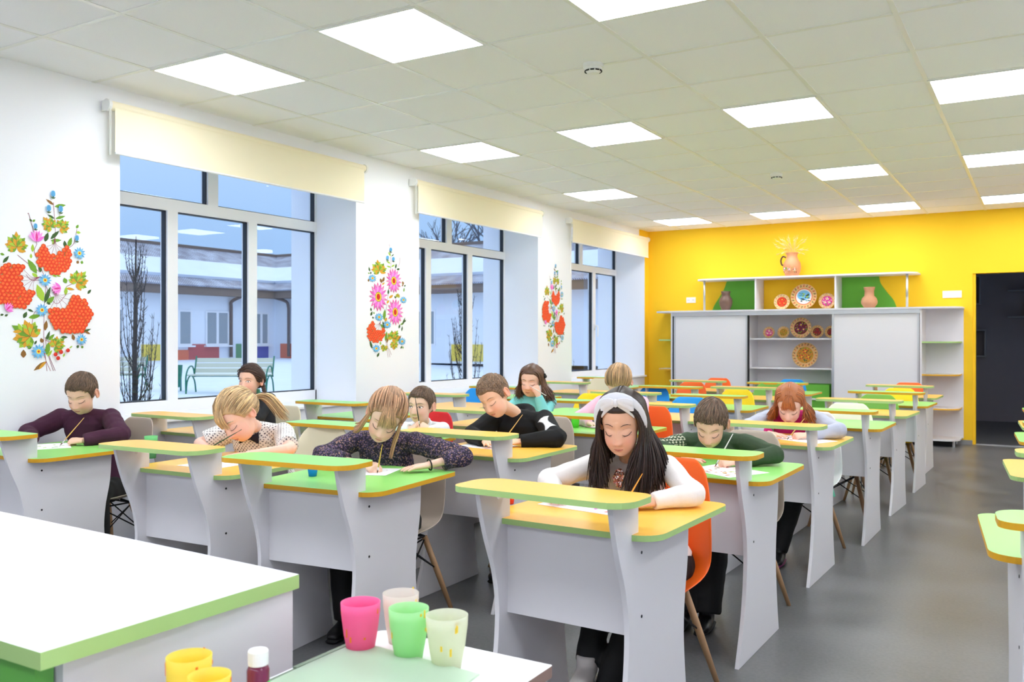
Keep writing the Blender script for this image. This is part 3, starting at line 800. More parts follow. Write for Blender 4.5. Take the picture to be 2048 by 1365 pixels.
    berries(P, 322, 540, 112, 105, 325, 455, 66, 14, 1); berries(P, 84, 735, 122, 142, 196, 685, 78, 15, 2); berries(P, 424, 895, 142, 132, 335, 780, 92, 15, 3)
    for (x, y, r) in ((482, 503, 42), (262, 688, 42), (243, 873, 42), (496, 1055, 38), (222, 1128, 48)): daisy(P, x, y, r, x * .01)
    tulip(P, 210, 430, 50, -pi / 2); tulip(P, 340, 735, 42, pi * .95); tulip(P, 42, 868, 36, -.8)
    for (x, y, r) in ((312, 152, 24), (285, 245, 24), (360, 240, 24), (203, 365, 20), (465, 412, 22)): bud(P, x, y, r)
    for (x, y) in ((362, 1133), (327, 1147), (343, 1171), (406, 1123)): P.disc(x, y, 13, pm('deep'), 10); P.disc(x - 3, y - 3, 5, pm('red'), 6)
def bigflower(P, x, y, rx, ry, ph):
    n = 17
    for i in range(n):
        a = 2 * pi * i / n + ph
        P.leaf(x, y, x + rx * cos(a), y + ry * sin(a), rx * .155, pm('pink2'))
    for i in range(n):
        a = 2 * pi * i / n + ph
        P.leaf(x, y, x + rx * .86 * cos(a), y + ry * .86 * sin(a), rx * .15, pm('pink' if i % 2 else 'pink3'))
    P.disc(x, y, rx * .34, pm('green'), 14, ry * .34); P.disc(x, y, rx * .30, pm('yel'), 14, ry * .30); P.disc(x, y, rx * .19, pm('deep'), 12, ry * .22)
def bouquet2(P):
    for pts in ([(300, 1285), (285, 1180), (262, 1000), (270, 830), (300, 600), (330, 300), (325, 140)], [(320, 1285), (300, 1190), (290, 1120)], [(335, 1260), (310, 1190)], [(312, 45), (318, 80)], [(432, 180), (425, 250), (410, 290)]):
        P.line(pts, 3.0, pm('stem'))
    sprigs(P, [(330, 180, 300, 135, 9, 'lgreen'), (335, 180, 365, 150, 6, 'dgreen'), (325, 260, 280, 235, 10, 'lgreen'), (330, 300, 280, 290, 9, 'lgreen'), (335, 295, 375, 265, 9, 'lgreen'), (380, 310, 392, 250, 10, 'dgreen'), (395, 320, 430, 305, 12, 'dgreen'),
        (105, 370, 95, 320, 9, 'dgreen'), (110, 395, 120, 370, 9, 'dgreen'), (100, 395, 88, 380, 8, 'green'), (90, 480, 95, 445, 10, 'brown'), (230, 480, 215, 430, 13, 'brown'), (240, 470, 258, 410, 13, 'brown'), (235, 500, 262, 470, 9, 'ochre'),
        (470, 480, 460, 440, 12, 'brown'), (480, 500, 495, 480, 9, 'dgreen'), (475, 560, 480, 510, 8, 'green'), (455, 500, 470, 470, 8, 'brown'), (300, 600, 305, 540, 10, 'dgreen'), (310, 640, 355, 600, 14, 'ochre'), (385, 640, 370, 610, 8, 'dgreen'),
        (285, 700, 310, 660, 11, 'ochre'), (120, 790, 115, 750, 9, 'dgreen'), (115, 840, 130, 790, 11, 'dgreen'), (140, 870, 135, 845, 9, 'dgreen'), (150, 820, 145, 795, 8, 'green'), (255, 880, 265, 760, 17, 'green'), (265, 900, 285, 850, 14, 'ochre'),
        (420, 970, 430, 920, 10, 'dgreen'), (435, 930, 480, 900, 10, 'green'), (460, 930, 490, 845, 10, 'dgreen'), (450, 1000, 460, 940, 8, 'dgreen'), (480, 900, 500, 870, 7, 'dgreen'), (265, 990, 215, 920, 14, 'green'), (260, 980, 240, 890, 12, 'dgreen'),
        (270, 1110, 285, 1000, 14, 'green'), (285, 1130, 300, 1050, 12, 'brown'), (130, 1190, 105, 1100, 13, 'dgreen'), (220, 1150, 215, 1110, 9, 'lgreen'), (180, 1280, 205, 1230, 12, 'dgreen'), (440, 1195, 455, 1160, 9, 'dgreen'), (465, 1195, 465, 1165, 8, 'green'), (410, 1100, 445, 1045, 10, 'brown')])
    maple(P, 205, 350, 105, -1.75, 0); maple(P, 350, 1080, 95, -1.0, 2); maple(P, 260, 1170, 52, 1.9, 1); maple(P, 405, 615, 34, -1.5, 3); maple(P, 365, 1140, 60, 1.6, 3)
    berries(P, 168, 1005, 92, 120, 205, 925, 62, 13, 5)
    bigflower(P, 360, 445, 88, 140, .1); bigflower(P, 192, 632, 100, 160, .2); bigflower(P, 375, 790, 92, 150, .0)
    for (x, y, r) in ((130, 438, 45), (468, 650, 42), (200, 850, 48), (287, 930, 46), (170, 1187, 46), (452, 1112, 46)): daisy(P, x, y, r, x * .02)
    for (x, y, r) in ((326, 112, 26), (290, 205, 26), (355, 210, 26)): bud(P, x, y, r)
def mural(draw, ymap, zmap, lab):
    P = Paint(lambda u, v, h: (0.0 + h, ymap(u), zmap(v)))
    # keep every petal facing into the room
    draw(P)
    fl = []
    for f in P.b.f:
        a, c, e = [Vector(P.b.v[i]) for i in f[:3]]
        n = Vector((0, 0, 0))
        for i in range(1, len(f) - 1): n += (Vector(P.b.v[f[i]]) - a).cross(Vector(P.b.v[f[i + 1]]) - a)
        fl.append(f if n.x > 0 else tuple(reversed(f)))
    P.b.f = fl
    o = P.b.build('floral_wall_painting', P.mats)
    return tag(o, lab, 'wall painting')
mural(bouquet1, lambda u: -0.529 + (u / 3.104) * 0.00283, lambda v: 2.027 - (v / 3.104 - 42) * 0.002736, 'painted bouquet with three red berry clusters on the white wall left of the nearest window')
mural(bouquet2, lambda u: 2.402 + (u - 82) * 0.001198, lambda v: 1.998 - (v - 55) * 0.000761, 'painted bouquet with three big pink daisies on the wall between the nearest and middle windows')
mural(bouquet1, lambda u: 5.325 + u * 0.00088, lambda v: 2.045 - (v - 130) * 0.000885, 'painted bouquet with red berry clusters on the wall between the middle and farthest windows')

# ---------------------------------------------------------------- plates, jugs and vases on the cabinet
def plate(x, z, r, y, style, lab, seed):
    rr = random.Random(seed)
    o = empty('painted_plate', (x, y, z + r), label=lab, cat='plate', group='decorative painted plates')
    tl = radians(80)
    R = Matrix.Rotation(tl, 4, 'X')
    b = MB(); b.lathe([(0.0, -0.010), (r * .55, -0.010), (r * .97, 0.002), (r, 0.006), (r * .98, 0.008), (r * .72, -0.001), (r * .66, -0.004), (0.0, -0.004)], 40)
    b.xform(R); b.build('dish', pm('wood') if style != 'red' else pm('cream'), o, smooth=False)
    def pl(u, v, h):
        q = sqrt(u * u + v * v) / r
        zz = (-0.0035 if q < .66 else -0.0035 + (q - .66) / .32 * 0.012) + h * 1.5
        return tuple(R @ Vector((u, v, zz)))
    P = Paint(pl)
    cs = {'red': ['deep', 'red', 'green', 'maroon'], 'pink': ['pink2', 'maroon', 'white', 'dgreen'], 'gold': ['gold', 'dgreen', 'purple', 'green'], 'purple': ['purple', 'maroon', 'pink2', 'dgreen'], 'dark': ['maroon', 'deep', 'dgreen', 'black'], 'amber': ['orange', 'brown', 'maroon', 'dgreen'], 'scene': ['deep', 'maroon', 'dgreen', 'deep']}[style]
    n = max(14, int(r * 150))
    P.disc(0, 0, r * .645, pm('maroon' if style in ('purple', 'dark') else ('gold' if style in ('gold', 'amber') else 'pink2' if style == 'pink' else 'red')), 28)
    for i in range(n * 2):
        a = 2 * pi * i / (n * 2); q = r * (.80 + .09 * (i % 2))
        P.leaf(q * cos(a) - .03 * r * sin(a), q * sin(a) + .03 * r * cos(a), q * cos(a) + .11 * r * cos(a + 1.2 * (i % 2 * 2 - 1)), q * sin(a) + .11 * r * sin(a + 1.2 * (i % 2 * 2 - 1)), r * .04, pm(cs[i % 4]))
    if style == 'scene':
        P.disc(0, 0, r * .6, pm('white'), 28); P.disc(0, r * .1, r * .5, pm('blue'), 24, r * .4)
        for i in range(26):
            x0, y0 = rr.uniform(-.42, .3) * r, rr.uniform(-.35, .25) * r
            P.leaf(x0, y0, x0 + rr.uniform(.12, .3) * r, y0 + rr.uniform(-.08, .1) * r, r * .045, pm(rr.choice(['teal', 'dgreen', 'blue2', 'lgreen', 'black', 'teal'])))
    else:
        for i in range(22):
            a = rr.uniform(0, 2 * pi); q = r * rr.uniform(.3, .6)
            P.leaf(q * cos(a), q * sin(a), q * cos(a) + .14 * r * cos(a + 1), q * sin(a) + .14 * r * sin(a + 1), r * .05, pm(rr.choice(['dgreen', 'green', 'lgreen', cs[1]])))
        for (a, q, s_) in ((pi / 2, .30, .24), (pi * 1.17, .30, .22), (-pi * .17, .30, .22), (0.2, .5, .1), (2.6, .5, .1), (pi, .5, .1)):
            P.star(q * r * cos(a), q * r * sin(a), s_ * r, 9, s_ * r * .3, pm(cs[0]), pm(cs[2]) if style == 'pink' else pm(cs[1])); P.disc(q * r * cos(a), q * r * sin(a), s_ * r * .3, pm('yel' if style != 'dark' else 'black'), 8)
    P.b.f = [f if (Vector(P.b.v[f[1]]) - Vector(P.b.v[f[0]])).cross(Vector(P.b.v[f[2]]) - Vector(P.b.v[f[1]])).y < 0 else tuple(reversed(f)) for f in P.b.f]
    P.b.build('painted_flowers', P.mats, o)
    return o
plate(1.865, 1.577, .098, 8.10, 'red', 'small red flowered plate left of the landscape plate on the upper shelf', 1)
plate(2.13, 1.577, .158, 8.10, 'scene', 'large plate with a blue landscape and red rim on the upper shelf', 2)
plate(2.405, 1.577, .098, 8.10, 'pink', 'small pink flowered plate cut by the upright, right of the landscape plate', 3)
plate(1.705, 1.222, .072, 8.10, 'pink', 'small plate with white and pink flowers, leftmost of the row of five', 4)
plate(1.885, 1.222, .074, 8.10, 'gold', 'small golden green plate, second of the row of five', 5)
plate(2.095, 1.222, .128, 8.10, 'purple', 'large purple flowered plate in the middle of the row of five', 6)
plate(2.285, 1.222, .080, 8.12, 'dark', 'small dark flowered plate right of the large purple one', 7)
plate(2.455, 1.222, .076, 8.10, 'dark', 'small plate half hidden by the right sliding door frame', 8)
plate(2.145, 0.860, .155, 8.10, 'amber', 'large amber flowered plate alone on the middle shelf', 9)
M_CLAY = mat('red_clay', (206, 140, 98), 0.6, noise=0.15, nscale=18)
M_CLAYD = mat('smoked_clay', (112, 84, 72), 0.45, noise=0.25, nscale=22)
M_CLAYP = mat('pale_clay', (190, 138, 104), 0.7, noise=0.12, nscale=25)
def vessel(x, z, prof, m, nm, lab, handle=None, deco=None):
    o = empty(nm, (x, 8.06, z), label=lab, cat='jug' if handle else 'vase')
    b = MB(); b.lathe(prof, 32); b.build('body', m, o, smooth=True)
    if handle:
        b = MB(); b.tube(spline(handle, 6), 0.010, 8); b.build('handle', mat('dark_glaze', (80, 46, 30), 0.35), o, smooth=True)
    if deco: deco(o)
    return o
def jugdeco(o):
    rr = random.Random(4)
    def place(u, v, h):
        zz = v; rad = 0.105 - abs(v - .10) * .42 if v > .1 else 0.105 - (0.10 - v) * .25
        rad += 0.004 + h
        return (rad * sin(u), -rad * cos(u), zz)
    P = Paint(place)
    for i in range(26):
        a, v = rr.uniform(-1.2, 1.2), rr.uniform(.04, .2)
        P.leaf(a, v, a + rr.uniform(-.3, .3), v + rr.uniform(-.03, .03), .012, pm(rr.choice(['white', 'dgreen', 'maroon', 'purple', 'green'])))
    for (a, v) in ((-.9, .08), (-.3, .15), (.4, .16), (.5, .07), (-.1, .08), (-.5, .19), (.9, .12)):
        for k in range(7): 
            t = 2 * pi * k / 7
            P.leaf(a, v, a + .22 * cos(t), v + .022 * sin(t), .006, pm(rr.choice(['white', 'purple', 'cream'])))
    P.b.build('painted_flowers', P.mats, o)
vessel(1.998, 1.986, [(0, 0), (.072, 0), (.078, .01), (.10, .06), (.108, .11), (.10, .165), (.072, .215), (.062, .25), (.072, .285), (.076, .292), (.07, .292), (.056, .25), (.056, .20), (0, .20)], M_CLAY, 'clay_jug', 'painted clay jug of dried wheat standing on top of the hutch shelf', [(-.074, 0, .235), (-.11, 0, .25), (-.135, 0, .205), (-.125, 0, .15), (-.098, 0, .14)], jugdeco)
vessel(1.165, 1.577, [(0, 0), (.05, 0), (.052, .01), (.075, .06), (.086, .11), (.078, .15), (.056, .18), (.052, .21), (.062, .245), (.058, .247), (.046, .21), (.046, .18), (0, .18)], M_CLAYD, 'clay_vase', 'dark smoked clay vase before the green panel left of the plates')
vessel(2.895, 1.577, [(0, 0), (.055, 0), (.06, .01), (.088, .05), (.092, .08), (.08, .12), (.055, .145), (.052, .20), (.062, .235), (.065, .25), (.058, .25), (.048, .21), (.048, .15), (0, .15)], M_CLAYP, 'clay_vase', 'pale ribbed clay vase before the green panel right of the plates')
# dried wheat
rr = random.Random(11)
b = MB()
for k in range(46):
    a = rr.uniform(0, 2 * pi); sp = rr.uniform(.02, .16) * (1.3 if cos(a) < 0 else .9); h = rr.uniform(.28, .46)
    p0 = Vector((rr.uniform(-.03, .03), rr.uniform(-.03, .03), .205)); p2 = Vector((sp * cos(a), sp * sin(a) * .8, h)); p1 = (p0 + p2) / 2 + Vector((0, 0, .05))
    pts = spline([p0, p1, p2], 4); b.tube(pts, 0.0016, 4)
    d = (pts[-1] - pts[-2]).normalized()
    ln = rr.uniform(.035, .07)
    b.tube([pts[-1], pts[-1] + d * ln * .4 + Vector((0, 0, -.003)), pts[-1] + d * ln + Vector((0, 0, -.01))], [0.002, 0.007, 0.001], 6)
    for q in range(3): b.tube([pts[-1] + d * ln * .5, pts[-1] + d * ln + Vector((rr.uniform(-.02, .02), rr.uniform(-.02, .02), .02))], 0.0007, 3)
o = b.build('dried_wheat_bunch', mat('dry_straw', (228, 190, 120), 0.8)); o.location = (1.998, 8.06, 1.986)
tag(o, 'bunch of dried wheat spreading out of the painted clay jug', 'dried flowers')

# ================================================================= FOREGROUND
CW, CG = mat('glossy_white_top', (246, 246, 250), 0.22), mat('green_laminate_body', (98, 176, 70), 0.4)
t_ = empty('teacher_counter', (3.36, -2.33, 0), label='big white counter with pale green edge in the lower left foreground', cat='counter')
def quad_prism(b, pts, z0, z1, **k): b.prism(pts, z0, z1, **k)
off = lambda P: [(p[0] - 3.36, p[1] + 2.33) for p in P]
top = [(3.368, -2.337), (3.374, -1.808), (1.55, -1.735), (1.55, -2.40)]
top = [(3.36, -2.340), (3.374, -1.808), (1.55, -1.72), (1.54, -2.36)]
b = MB(); b.prism(off(top), 0.712, 0.740, 0, 1, 1); b.build('counter_top', [CW, M_GEDGE], t_)
b = MB(); b.prism(off([(3.33, -2.285), (3.364, -1.816), (1.60, -1.735), (1.60, -2.30)]), 0.0, 0.712); b.build('side_panel', M_PANEL, t_)
b = MB(); b.prism(off([(3.295, -2.310), (3.31, -2.288), (1.60, -2.302), (1.60, -2.325)]), 0.0, 0.712); b.build('front_board', CG, t_)
t_ = empty('side_table', (3.46, -1.65, 0), label='small white table with paint cups and folders in the foreground', cat='table')
b = MB(); b.prism(rrect(0.0, 0.412, -1.05, 0.0, (0.01, 0.004, 0.03, 0.01)), 0.578, 0.60, 0, 1, 1); b.build('tabletop', [CW, mat('brown_edge', (150, 122, 112), 0.5)], t_)
for (x, y) in ((0.03, -0.04), (0.38, -0.04), (0.03, -1.0), (0.38, -1.0)):
    b = MB(); b.box(x - .015, x + .015, y - .015, y + .015, 0, 0.578); b.build('leg', mat('brown_edge', (150, 122, 112), 0.5), t_)
def cup_mat(nm, col, tr=0.35):
    m = mat(nm, col, 0.35, spec=0.4)
    nt = m.node_tree; bs = nt.nodes['Principled BSDF']; out = nt.nodes['Material Output']
    tl = nt.nodes.new('ShaderNodeBsdfTranslucent'); tl.inputs['Color'].default_value = bs.inputs['Base Color'].default_value
    tp = nt.nodes.new('ShaderNodeBsdfTransparent'); tp.inputs['Color'].default_value = bs.inputs['Base Color'].default_value
    m1 = nt.nodes.new('ShaderNodeMixShader'); m1.inputs[0].default_value = 0.45
    m2 = nt.nodes.new('ShaderNodeMixShader'); m2.inputs[0].default_value = tr
    nt.links.new(bs.outputs[0], m1.inputs[1]); nt.links.new(tl.outputs[0], m1.inputs[2]); nt.links.new(m1.outputs[0], m2.inputs[1]); nt.links.new(tp.outputs[0], m2.inputs[2])
    nt.links.new(m2.outputs[0], out.inputs['Surface'])
    return m
def cup(x, y, z, r, h, m, lab, cat='cup', r0=None, water=None, drips=None, seed=0, inv=False, name='plastic_cup'):
    r0 = r0 or r * .66
    o = empty(name, (x, y, z), label=lab, cat=cat)
    prof = [(0, 0), (r0, 0), (r0 + (r - r0) * .55, h * .4), (r - .001, h * .8), (r, h), (r - .0018, h), (r - .003, h * .8), (r0 + (r - r0) * .5, h * .4), (r0 - .002, .003), (0, .003)]
    b = MB(); b.lathe(prof, 32); 
    if inv: b.xform(Matrix.Translation((0, 0, h)) @ Matrix.Rotation(pi, 4, 'X'))
    b.build('wall', m, o, smooth=True)
    if drips:
        rr = random.Random(seed)
        for k in range(9):
            a = rr.uniform(0, 2 * pi); zz = rr.uniform(.35, .97) * h; P = MB()
            q = r0 + (r - r0) * (.55 + (zz / h - .4) * .75 if zz > .4 * h else zz / h * 1.37)
            q = min(q, r) + .0004
            P.obox((q * cos(a), q * sin(a), zz), (.0003 * cos(a), .0003 * sin(a), 0), (-.002 * sin(a), .002 * cos(a), 0), (0, 0, rr.uniform(.002, .012)))
            P.build('paint_drip', drips, o)
    if water:
        b = MB(); b.lathe([(0, .004), (r0 - .003, .004), (r0 + (r - r0) * .35 - .003, h * .38), (0, h * .38)], 24); b.build('paint_water', water, o, smooth=False)
    return o
OR, YE = mat('orange_paint', (244, 130, 40), 0.4), mat('yellow_paint_drip', (246, 210, 60), 0.4)
cup(3.515, -1.784, .60, .039, .10, cup_mat('pink_cup', (255, 132, 190), .05), 'bright pink plastic cup on the small table', drips=OR, seed=1)
cup(3.620, -1.766, .60, .039, .10, cup_mat('green_cup', (200, 246, 190), .08), 'light green plastic cup between the pink and the clear cup', drips=YE, seed=2)
cup(3.545, -1.695, .60, .037, .10, cup_mat('frosted_cup', (250, 244, 238), .4), 'frosted cup standing behind the light green one', drips=YE, seed=3)
cup(3.708, -1.764, .60, .040, .10, cup_mat('clear_cup', (244, 246, 230), .35), 'frosted cup with yellow paint traces, rightmost on the small table', drips=YE, seed=4)
cup(3.480, -2.164, .60, .036, .104, cup_mat('yellow_cup', (255, 240, 110), .06), 'yellow paint cup, taller looking of two by the counter', drips=OR, seed=5, r0=.034)
cup(3.553, -2.185, .60, .033, .094, cup_mat('yellow_cup', (255, 240, 110), .06), 'yellow paint cup, right and lower of two by the counter', drips=OR, seed=6, r0=.031)
o = empty('paint_jar', (3.553, -2.085, .60), label='small jar of purple paint with a white cap and green label', cat='paint jar')
b = MB(); b.lathe([(0, 0), (.018, 0), (.0185, .01), (.0185, .07), (.014, .08), (0, .08)], 24); b.build('jar_body', mat('purple_glass_paint', (116, 34, 70), 0.12, spec=.6), o, smooth=True)
b = MB(); b.lathe([(.0188, .012), (.0188, .052), (.0184, .052), (.0184, .012)], 24); b.build('label_band', mat('jar_label_green', (70, 200, 80), 0.5), o, smooth=True)
b = MB(); b.lathe([(0, .079), (.0165, .079), (.0165, .101), (.015, .103), (0, .103)], 24); b.build('cap', M_WHITE, o, smooth=False)
# translucent folders
FM = cup_mat('pale_green_folder', (226, 240, 224), .2)
FD = mat('folder_spine', (112, 128, 110), .5)
fq = [((3.487, -1.765), (3.795, -1.785), (3.82, -2.08), (3.50, -2.07)), ((3.500, -1.79), (3.78, -1.80), (3.80, -2.09), (3.52, -2.09)), ((3.478, -1.83), (3.76, -1.85), (3.78, -2.10), (3.49, -2.09))]
for k, lab in enumerate(('lowest pale green folder of the stack on the small table', 'middle pale green folder of the stack on the small table', 'topmost pale green folder of the stack on the small table')):
    q = fq[::-1][k]
    o = empty('plastic_folder', (q[0][0], q[0][1], .6005 + k * .0045), label=lab, cat='folder', group='folders stacked on the small table')
    P = [(p[0] - q[0][0], p[1] - q[0][1]) for p in q][::-1]
    b = MB(); b.prism(P, 0.0, 0.0035); b.build('cover', FM, o)
    b = MB(); b.box(-.004, .006, -.17, -.03, 0.0003, 0.0046); b.build('spine', FD, o)

# things on the desks
ZT_ = 0.676
cup(3.165, -.640, ZT_, .021, .062, cup_mat('coral_cup', (255, 104, 84), .1), 'coral red cup on the desk of the girl with the hair bow', r0=.016)
cup(2.200, -.535, ZT_, .022, .058, cup_mat('azure_cup', (40, 176, 240), .1), 'bright blue cup on the green desk of the flecked jumper girl', r0=.015)
cup(1.200, -.520, ZT_, .029, .100, cup_mat('mint_cup', (160, 236, 170), .2), 'mint green cup with orange paint water on the dotted blouse girl\'s desk', r0=.021, water=mat('orange_water', (248, 170, 70), .2))
cup(2.225, 1.70, ZT_, .027, .085, cup_mat('lime_cup', (130, 236, 90), .1), 'lime green cup on the desk partly hidden by the girl with the bow', r0=.019)
def sheet(q, lab, cols, seed, n=14):
    cx = sum(p[0] for p in q) / 4; cy = sum(p[1] for p in q) / 4
    o = empty('paper_sheet', (cx, cy, ZT_ + .0006), label=lab, cat='paper')
    b = MB(); P = [(p[0] - cx, p[1] - cy) for p in q]
    b.prism(P, 0, 0.0008); b.build('sheet', mat('white_paper', (248, 248, 250), .8), o)
    rr = random.Random(seed)
    PP = Paint(lambda u, v, h: (u, v, .0009 + h * .3))
    A, B_, C_, D_ = [Vector(p) for p in P]
    for i in range(n):
        s, t = rr.uniform(.15, .85), rr.uniform(.15, .85)
        c = A.lerp(B_, s).lerp(D_.lerp(C_, s), t); a = rr.uniform(0, 6.28); l = rr.uniform(.01, .03)
        PP.leaf(c.x, c.y, c.x + l * cos(a), c.y + l * sin(a), l * .3, pm(rr.choice(cols)))
    PP.b.f = [f if (Vector(PP.b.v[f[1]]) - Vector(PP.b.v[f[0]])).cross(Vector(PP.b.v[f[2]]) - Vector(PP.b.v[f[1]])).z > 0 else tuple(reversed(f)) for f in PP.b.f]
    PP.b.build('painted_marks', PP.mats, o)
sheet([(3.25, -.60), (3.56, -.65), (3.55, -.46), (3.26, -.42)], 'white sheet before the girl with the hair bow', ['pink', 'red'], 1, 5)
sheet([(3.40, .40), (3.62, .26), (3.72, .47), (3.46, .60)], 'sheet with orange and green floral marks before the boy in green', ['orange', 'lgreen', 'red', 'ochre', 'brown'], 2, 40)
sheet([(3.40, 1.72), (3.66, 1.58), (3.74, 1.76), (3.44, 1.92)], 'sheet with orange marks under the red haired girl\'s hand', ['orange', 'ochre', 'red'], 3, 20)
sheet([(2.13, .56), (2.36, .53), (2.40, .72), (2.15, .76)], 'sheet with pink dabs on the black hooded boy\'s desk', ['pink', 'pink2', 'purple'], 4, 16)
sheet([(2.28, -.45), (2.44, -.38), (2.38, -.20), (2.22, -.27)], 'white sheet under the painting hand of the flecked jumper girl', ['purple', 'black'], 5, 5)
sheet([(.24, -.50), (.46, -.62), (.54, -.48), (.33, -.36)], 'white sheet with green blobs before the boy in the plum jumper', ['green', 'lgreen', 'green'], 6, 12)
sheet([(1.50, -.62), (1.72, -.60), (1.72, -.42), (1.50, -.44)], 'sheet under the hands of the girl in the dotted blouse', ['orange', 'red'], 7, 8)
sheet([(2.24, 1.76), (2.42, 1.72), (2.46, 1.90), (2.28, 1.93)], 'white sheet beside the lime green cup', ['green'], 8, 4)
# ================================================================= OUTSIDE THE WINDOWS
M_SNOW = mat('snow', (226, 234, 246), .85, noise=.08, nscale=1.2, bump=.6, bscale=8)
M_RENDER = mat('white_render', (236, 240, 248), .85)
M_FASC = mat('brown_fascia', (120, 104, 96), .7)
M_PIPE = mat('brown_pipe', (96, 82, 82), .5)
def ribbed(name, col):
    m = mat(name, col, .5)
    nt = m.node_tree; tc = nt.nodes.new('ShaderNodeTexCoord'); w = nt.nodes.new('ShaderNodeTexWave'); w.inputs['Scale'].default_value = 7.0; w.inputs['Distortion'].default_value = 1.0
    w.bands_direction = 'DIAGONAL'
    n = nt.nodes.new('ShaderNodeTexNoise'); n.inputs['Scale'].default_value = 1.5
    r = nt.nodes.new('ShaderNodeValToRGB'); r.color_ramp.elements[0].position = .52; r.color_ramp.elements[0].color = srgb(*col)
    r.color_ramp.elements[1].position = .98; r.color_ramp.elements[1].color = srgb(205, 214, 232)
    mm = nt.nodes.new('ShaderNodeMath'); mm.operation = 'MULTIPLY_ADD'; mm.inputs[1].default_value = .6
    nt.links.new(tc.outputs['Object'], w.inputs['Vector']); nt.links.new(tc.outputs['Object'], n.inputs['Vector'])
    nt.links.new(w.outputs['Fac'], mm.inputs[0]); nt.links.new(n.outputs['Fac'], mm.inputs[2]); 
    s = nt.nodes.new('ShaderNodeMath'); s.operation = 'SUBTRACT'; s.inputs[1].default_value = .18; nt.links.new(mm.outputs[0], s.inputs[0])
    nt.links.new(s.outputs[0], r.inputs['Fac']); nt.links.new(r.outputs['Color'], nt.nodes['Principled BSDF'].inputs['Base Color'])
    return m
M_TILE = ribbed('roof_tile_with_snow', (104, 98, 112))
# snowy yard, rising gently towards the far building
b = MB()
b.add([(XO, -30, -.06), (XO, 45, -.06), (-11, 45, 0), (-11, -30, 0), (-26, 45, .33), (-26, -30, .33), (-70, 45, .4), (-70, -30, .4), (-70, 90, .4), (20, 90, .4), (20, 45, 0.2)],
      [(0, 1, 2, 3), (3, 2, 4, 5), (5, 4, 6, 7), (1, 10, 9, 8, 6, 4, 2)])
o = tag(b.build('snowy_yard', M_SNOW), kind='structure')
# far L-shaped school building
bl = empty('school_building', (-26, 10, .3), label='long white building with brown eaves and a snowy tiled roof across the yard', cat='building')
BI = Matrix.Translation((26, -10, -.3))
def bp(b, nm, m, par=bl, **k): b.xform(BI); return b.build(nm, m, par, **k)
b = MB(); b.box(-34, -26, -14, 34, .2, 3.2); bp(b, 'wall', M_RENDER)
b = MB(); b.box(-26, 14, 26.6, 34, .2, 3.2); bp(b, 'wall', M_RENDER)
b = MB(); b.box(-26.01, -25.45, -14, 26.05, 3.05, 3.42); b.box(-25.99, 14, 26.05, 26.61, 3.05, 3.42); bp(b, 'fascia', M_FASC)
def roof_strip(b, t0, t1, dz):
    """strip of the two roof slopes between two fractions from eave to ridge"""
    e = lambda t: (-25.35 - 5.0 * t, 25.95 + 5.0 * t, 3.40 + 2.15 * t + dz)
    (xa, ya, za), (xb, yb, zb) = e(t0), e(t1)
    b.add([(xa, -14, za), (xa, ya, za), (xb, yb, zb), (xb, -14, zb)], [(0, 1, 2, 3)])
    b.add([(xa, ya, za), (14, ya, za), (14, yb, zb), (xb, yb, zb)], [(0, 1, 2, 3)])
b = MB(); roof_strip(b, 0, 1, 0); bp(b, 'tiled_roof', M_TILE, solid=.06)
b = MB(); roof_strip(b, .16, .55, .10); bp(b, 'snow_on_roof', M_SNOW, solid=.12)
b = MB(); b.box(-30.5, -30.2, -14, 31, 5.52, 5.66); b.box(-30.3, 14, 30.8, 31.1, 5.52, 5.66); bp(b, 'ridge', M_FASC)
b = MB()
for (a, c) in ((15, 20.6), (21.4, 23.6), (24.2, 25.2)): b.box(-26.45, -26.3, a, c, 3.78, 3.90)
bp(b, 'snow_guard', M_FASC)
b = MB(); b.tube([(-29.2, 28.3, 5.0), (-29.2, 28.3, 6.0)], .13, 10); bp(b, 'chimney_pipe', M_PIPE)
b = MB()
for y in (23.95, ): b.tube(spline([(-25.6, y + .4, 3.1), (-25.85, y, 2.85), (-25.9, y, 2.6)], 4) + [Vector((-25.9, y, .4))], .07, 8)
b.tube(spline([(-25.6, 26.2, 3.1), (-25.0, 26.35, 2.9), (-24.95, 26.45, 2.6)], 4) + [Vector((-24.95, 26.45, .4))], .07, 8)
bp(b, 'downpipe', M_PIPE)
M_PANED = mat('dim_far_glass', (150, 160, 168), .2, spec=.6)
for (y, w) in ((18.0, 1.35), (21.25, 1.3), (23.25, 1.25), (25.75, .9), (14.5, 1.35), (11.5, 1.35), (8.5, 1.35)):
    b = MB(); x = -25.99
    for (a, c, d, e) in ((y - w / 2, y + w / 2, .93, 1.0), (y - w / 2, y + w / 2, 2.33, 2.40), (y - w / 2, y - w / 2 + .07, 1.0, 2.33), (y + w / 2 - .07, y + w / 2, 1.0, 2.33), (y - .06, y + .06, 1.0, 2.33)): b.box(x, x + .05, a, c, d, e)
    b.box(x, x + .18, y - w / 2 - .08, y + w / 2 + .08, .86, .93)
    f = bp(b, 'window', M_FRAME)
    b = MB(); b.box(x, x + .02, y - w / 2 + .07, y + w / 2 - .07, 1.0, 2.33); b.xform(BI); b.build('pane', M_PANED, f)
for (a, c, z1, col) in ((19.5, 20.5, .98, (232, 206, 90)), (20.5, 21.75, .74, (226, 120, 92)), (21.75, 23.35, .98, (190, 92, 96)), (24.3, 24.85, .98, (96, 152, 112)), (25.45, 26.2, .98, (76, 92, 178)), (16.2, 17.8, .74, (76, 92, 178)), (12.4, 14, .98, (190, 92, 96)), (9, 11, .74, (232, 206, 90))):
    b = MB(); b.box(-26, -25.97, a, c, .3, z1); bp(b, 'colour_panel', mat('facade_%d_%d' % (col[0], col[1]), col, .8))
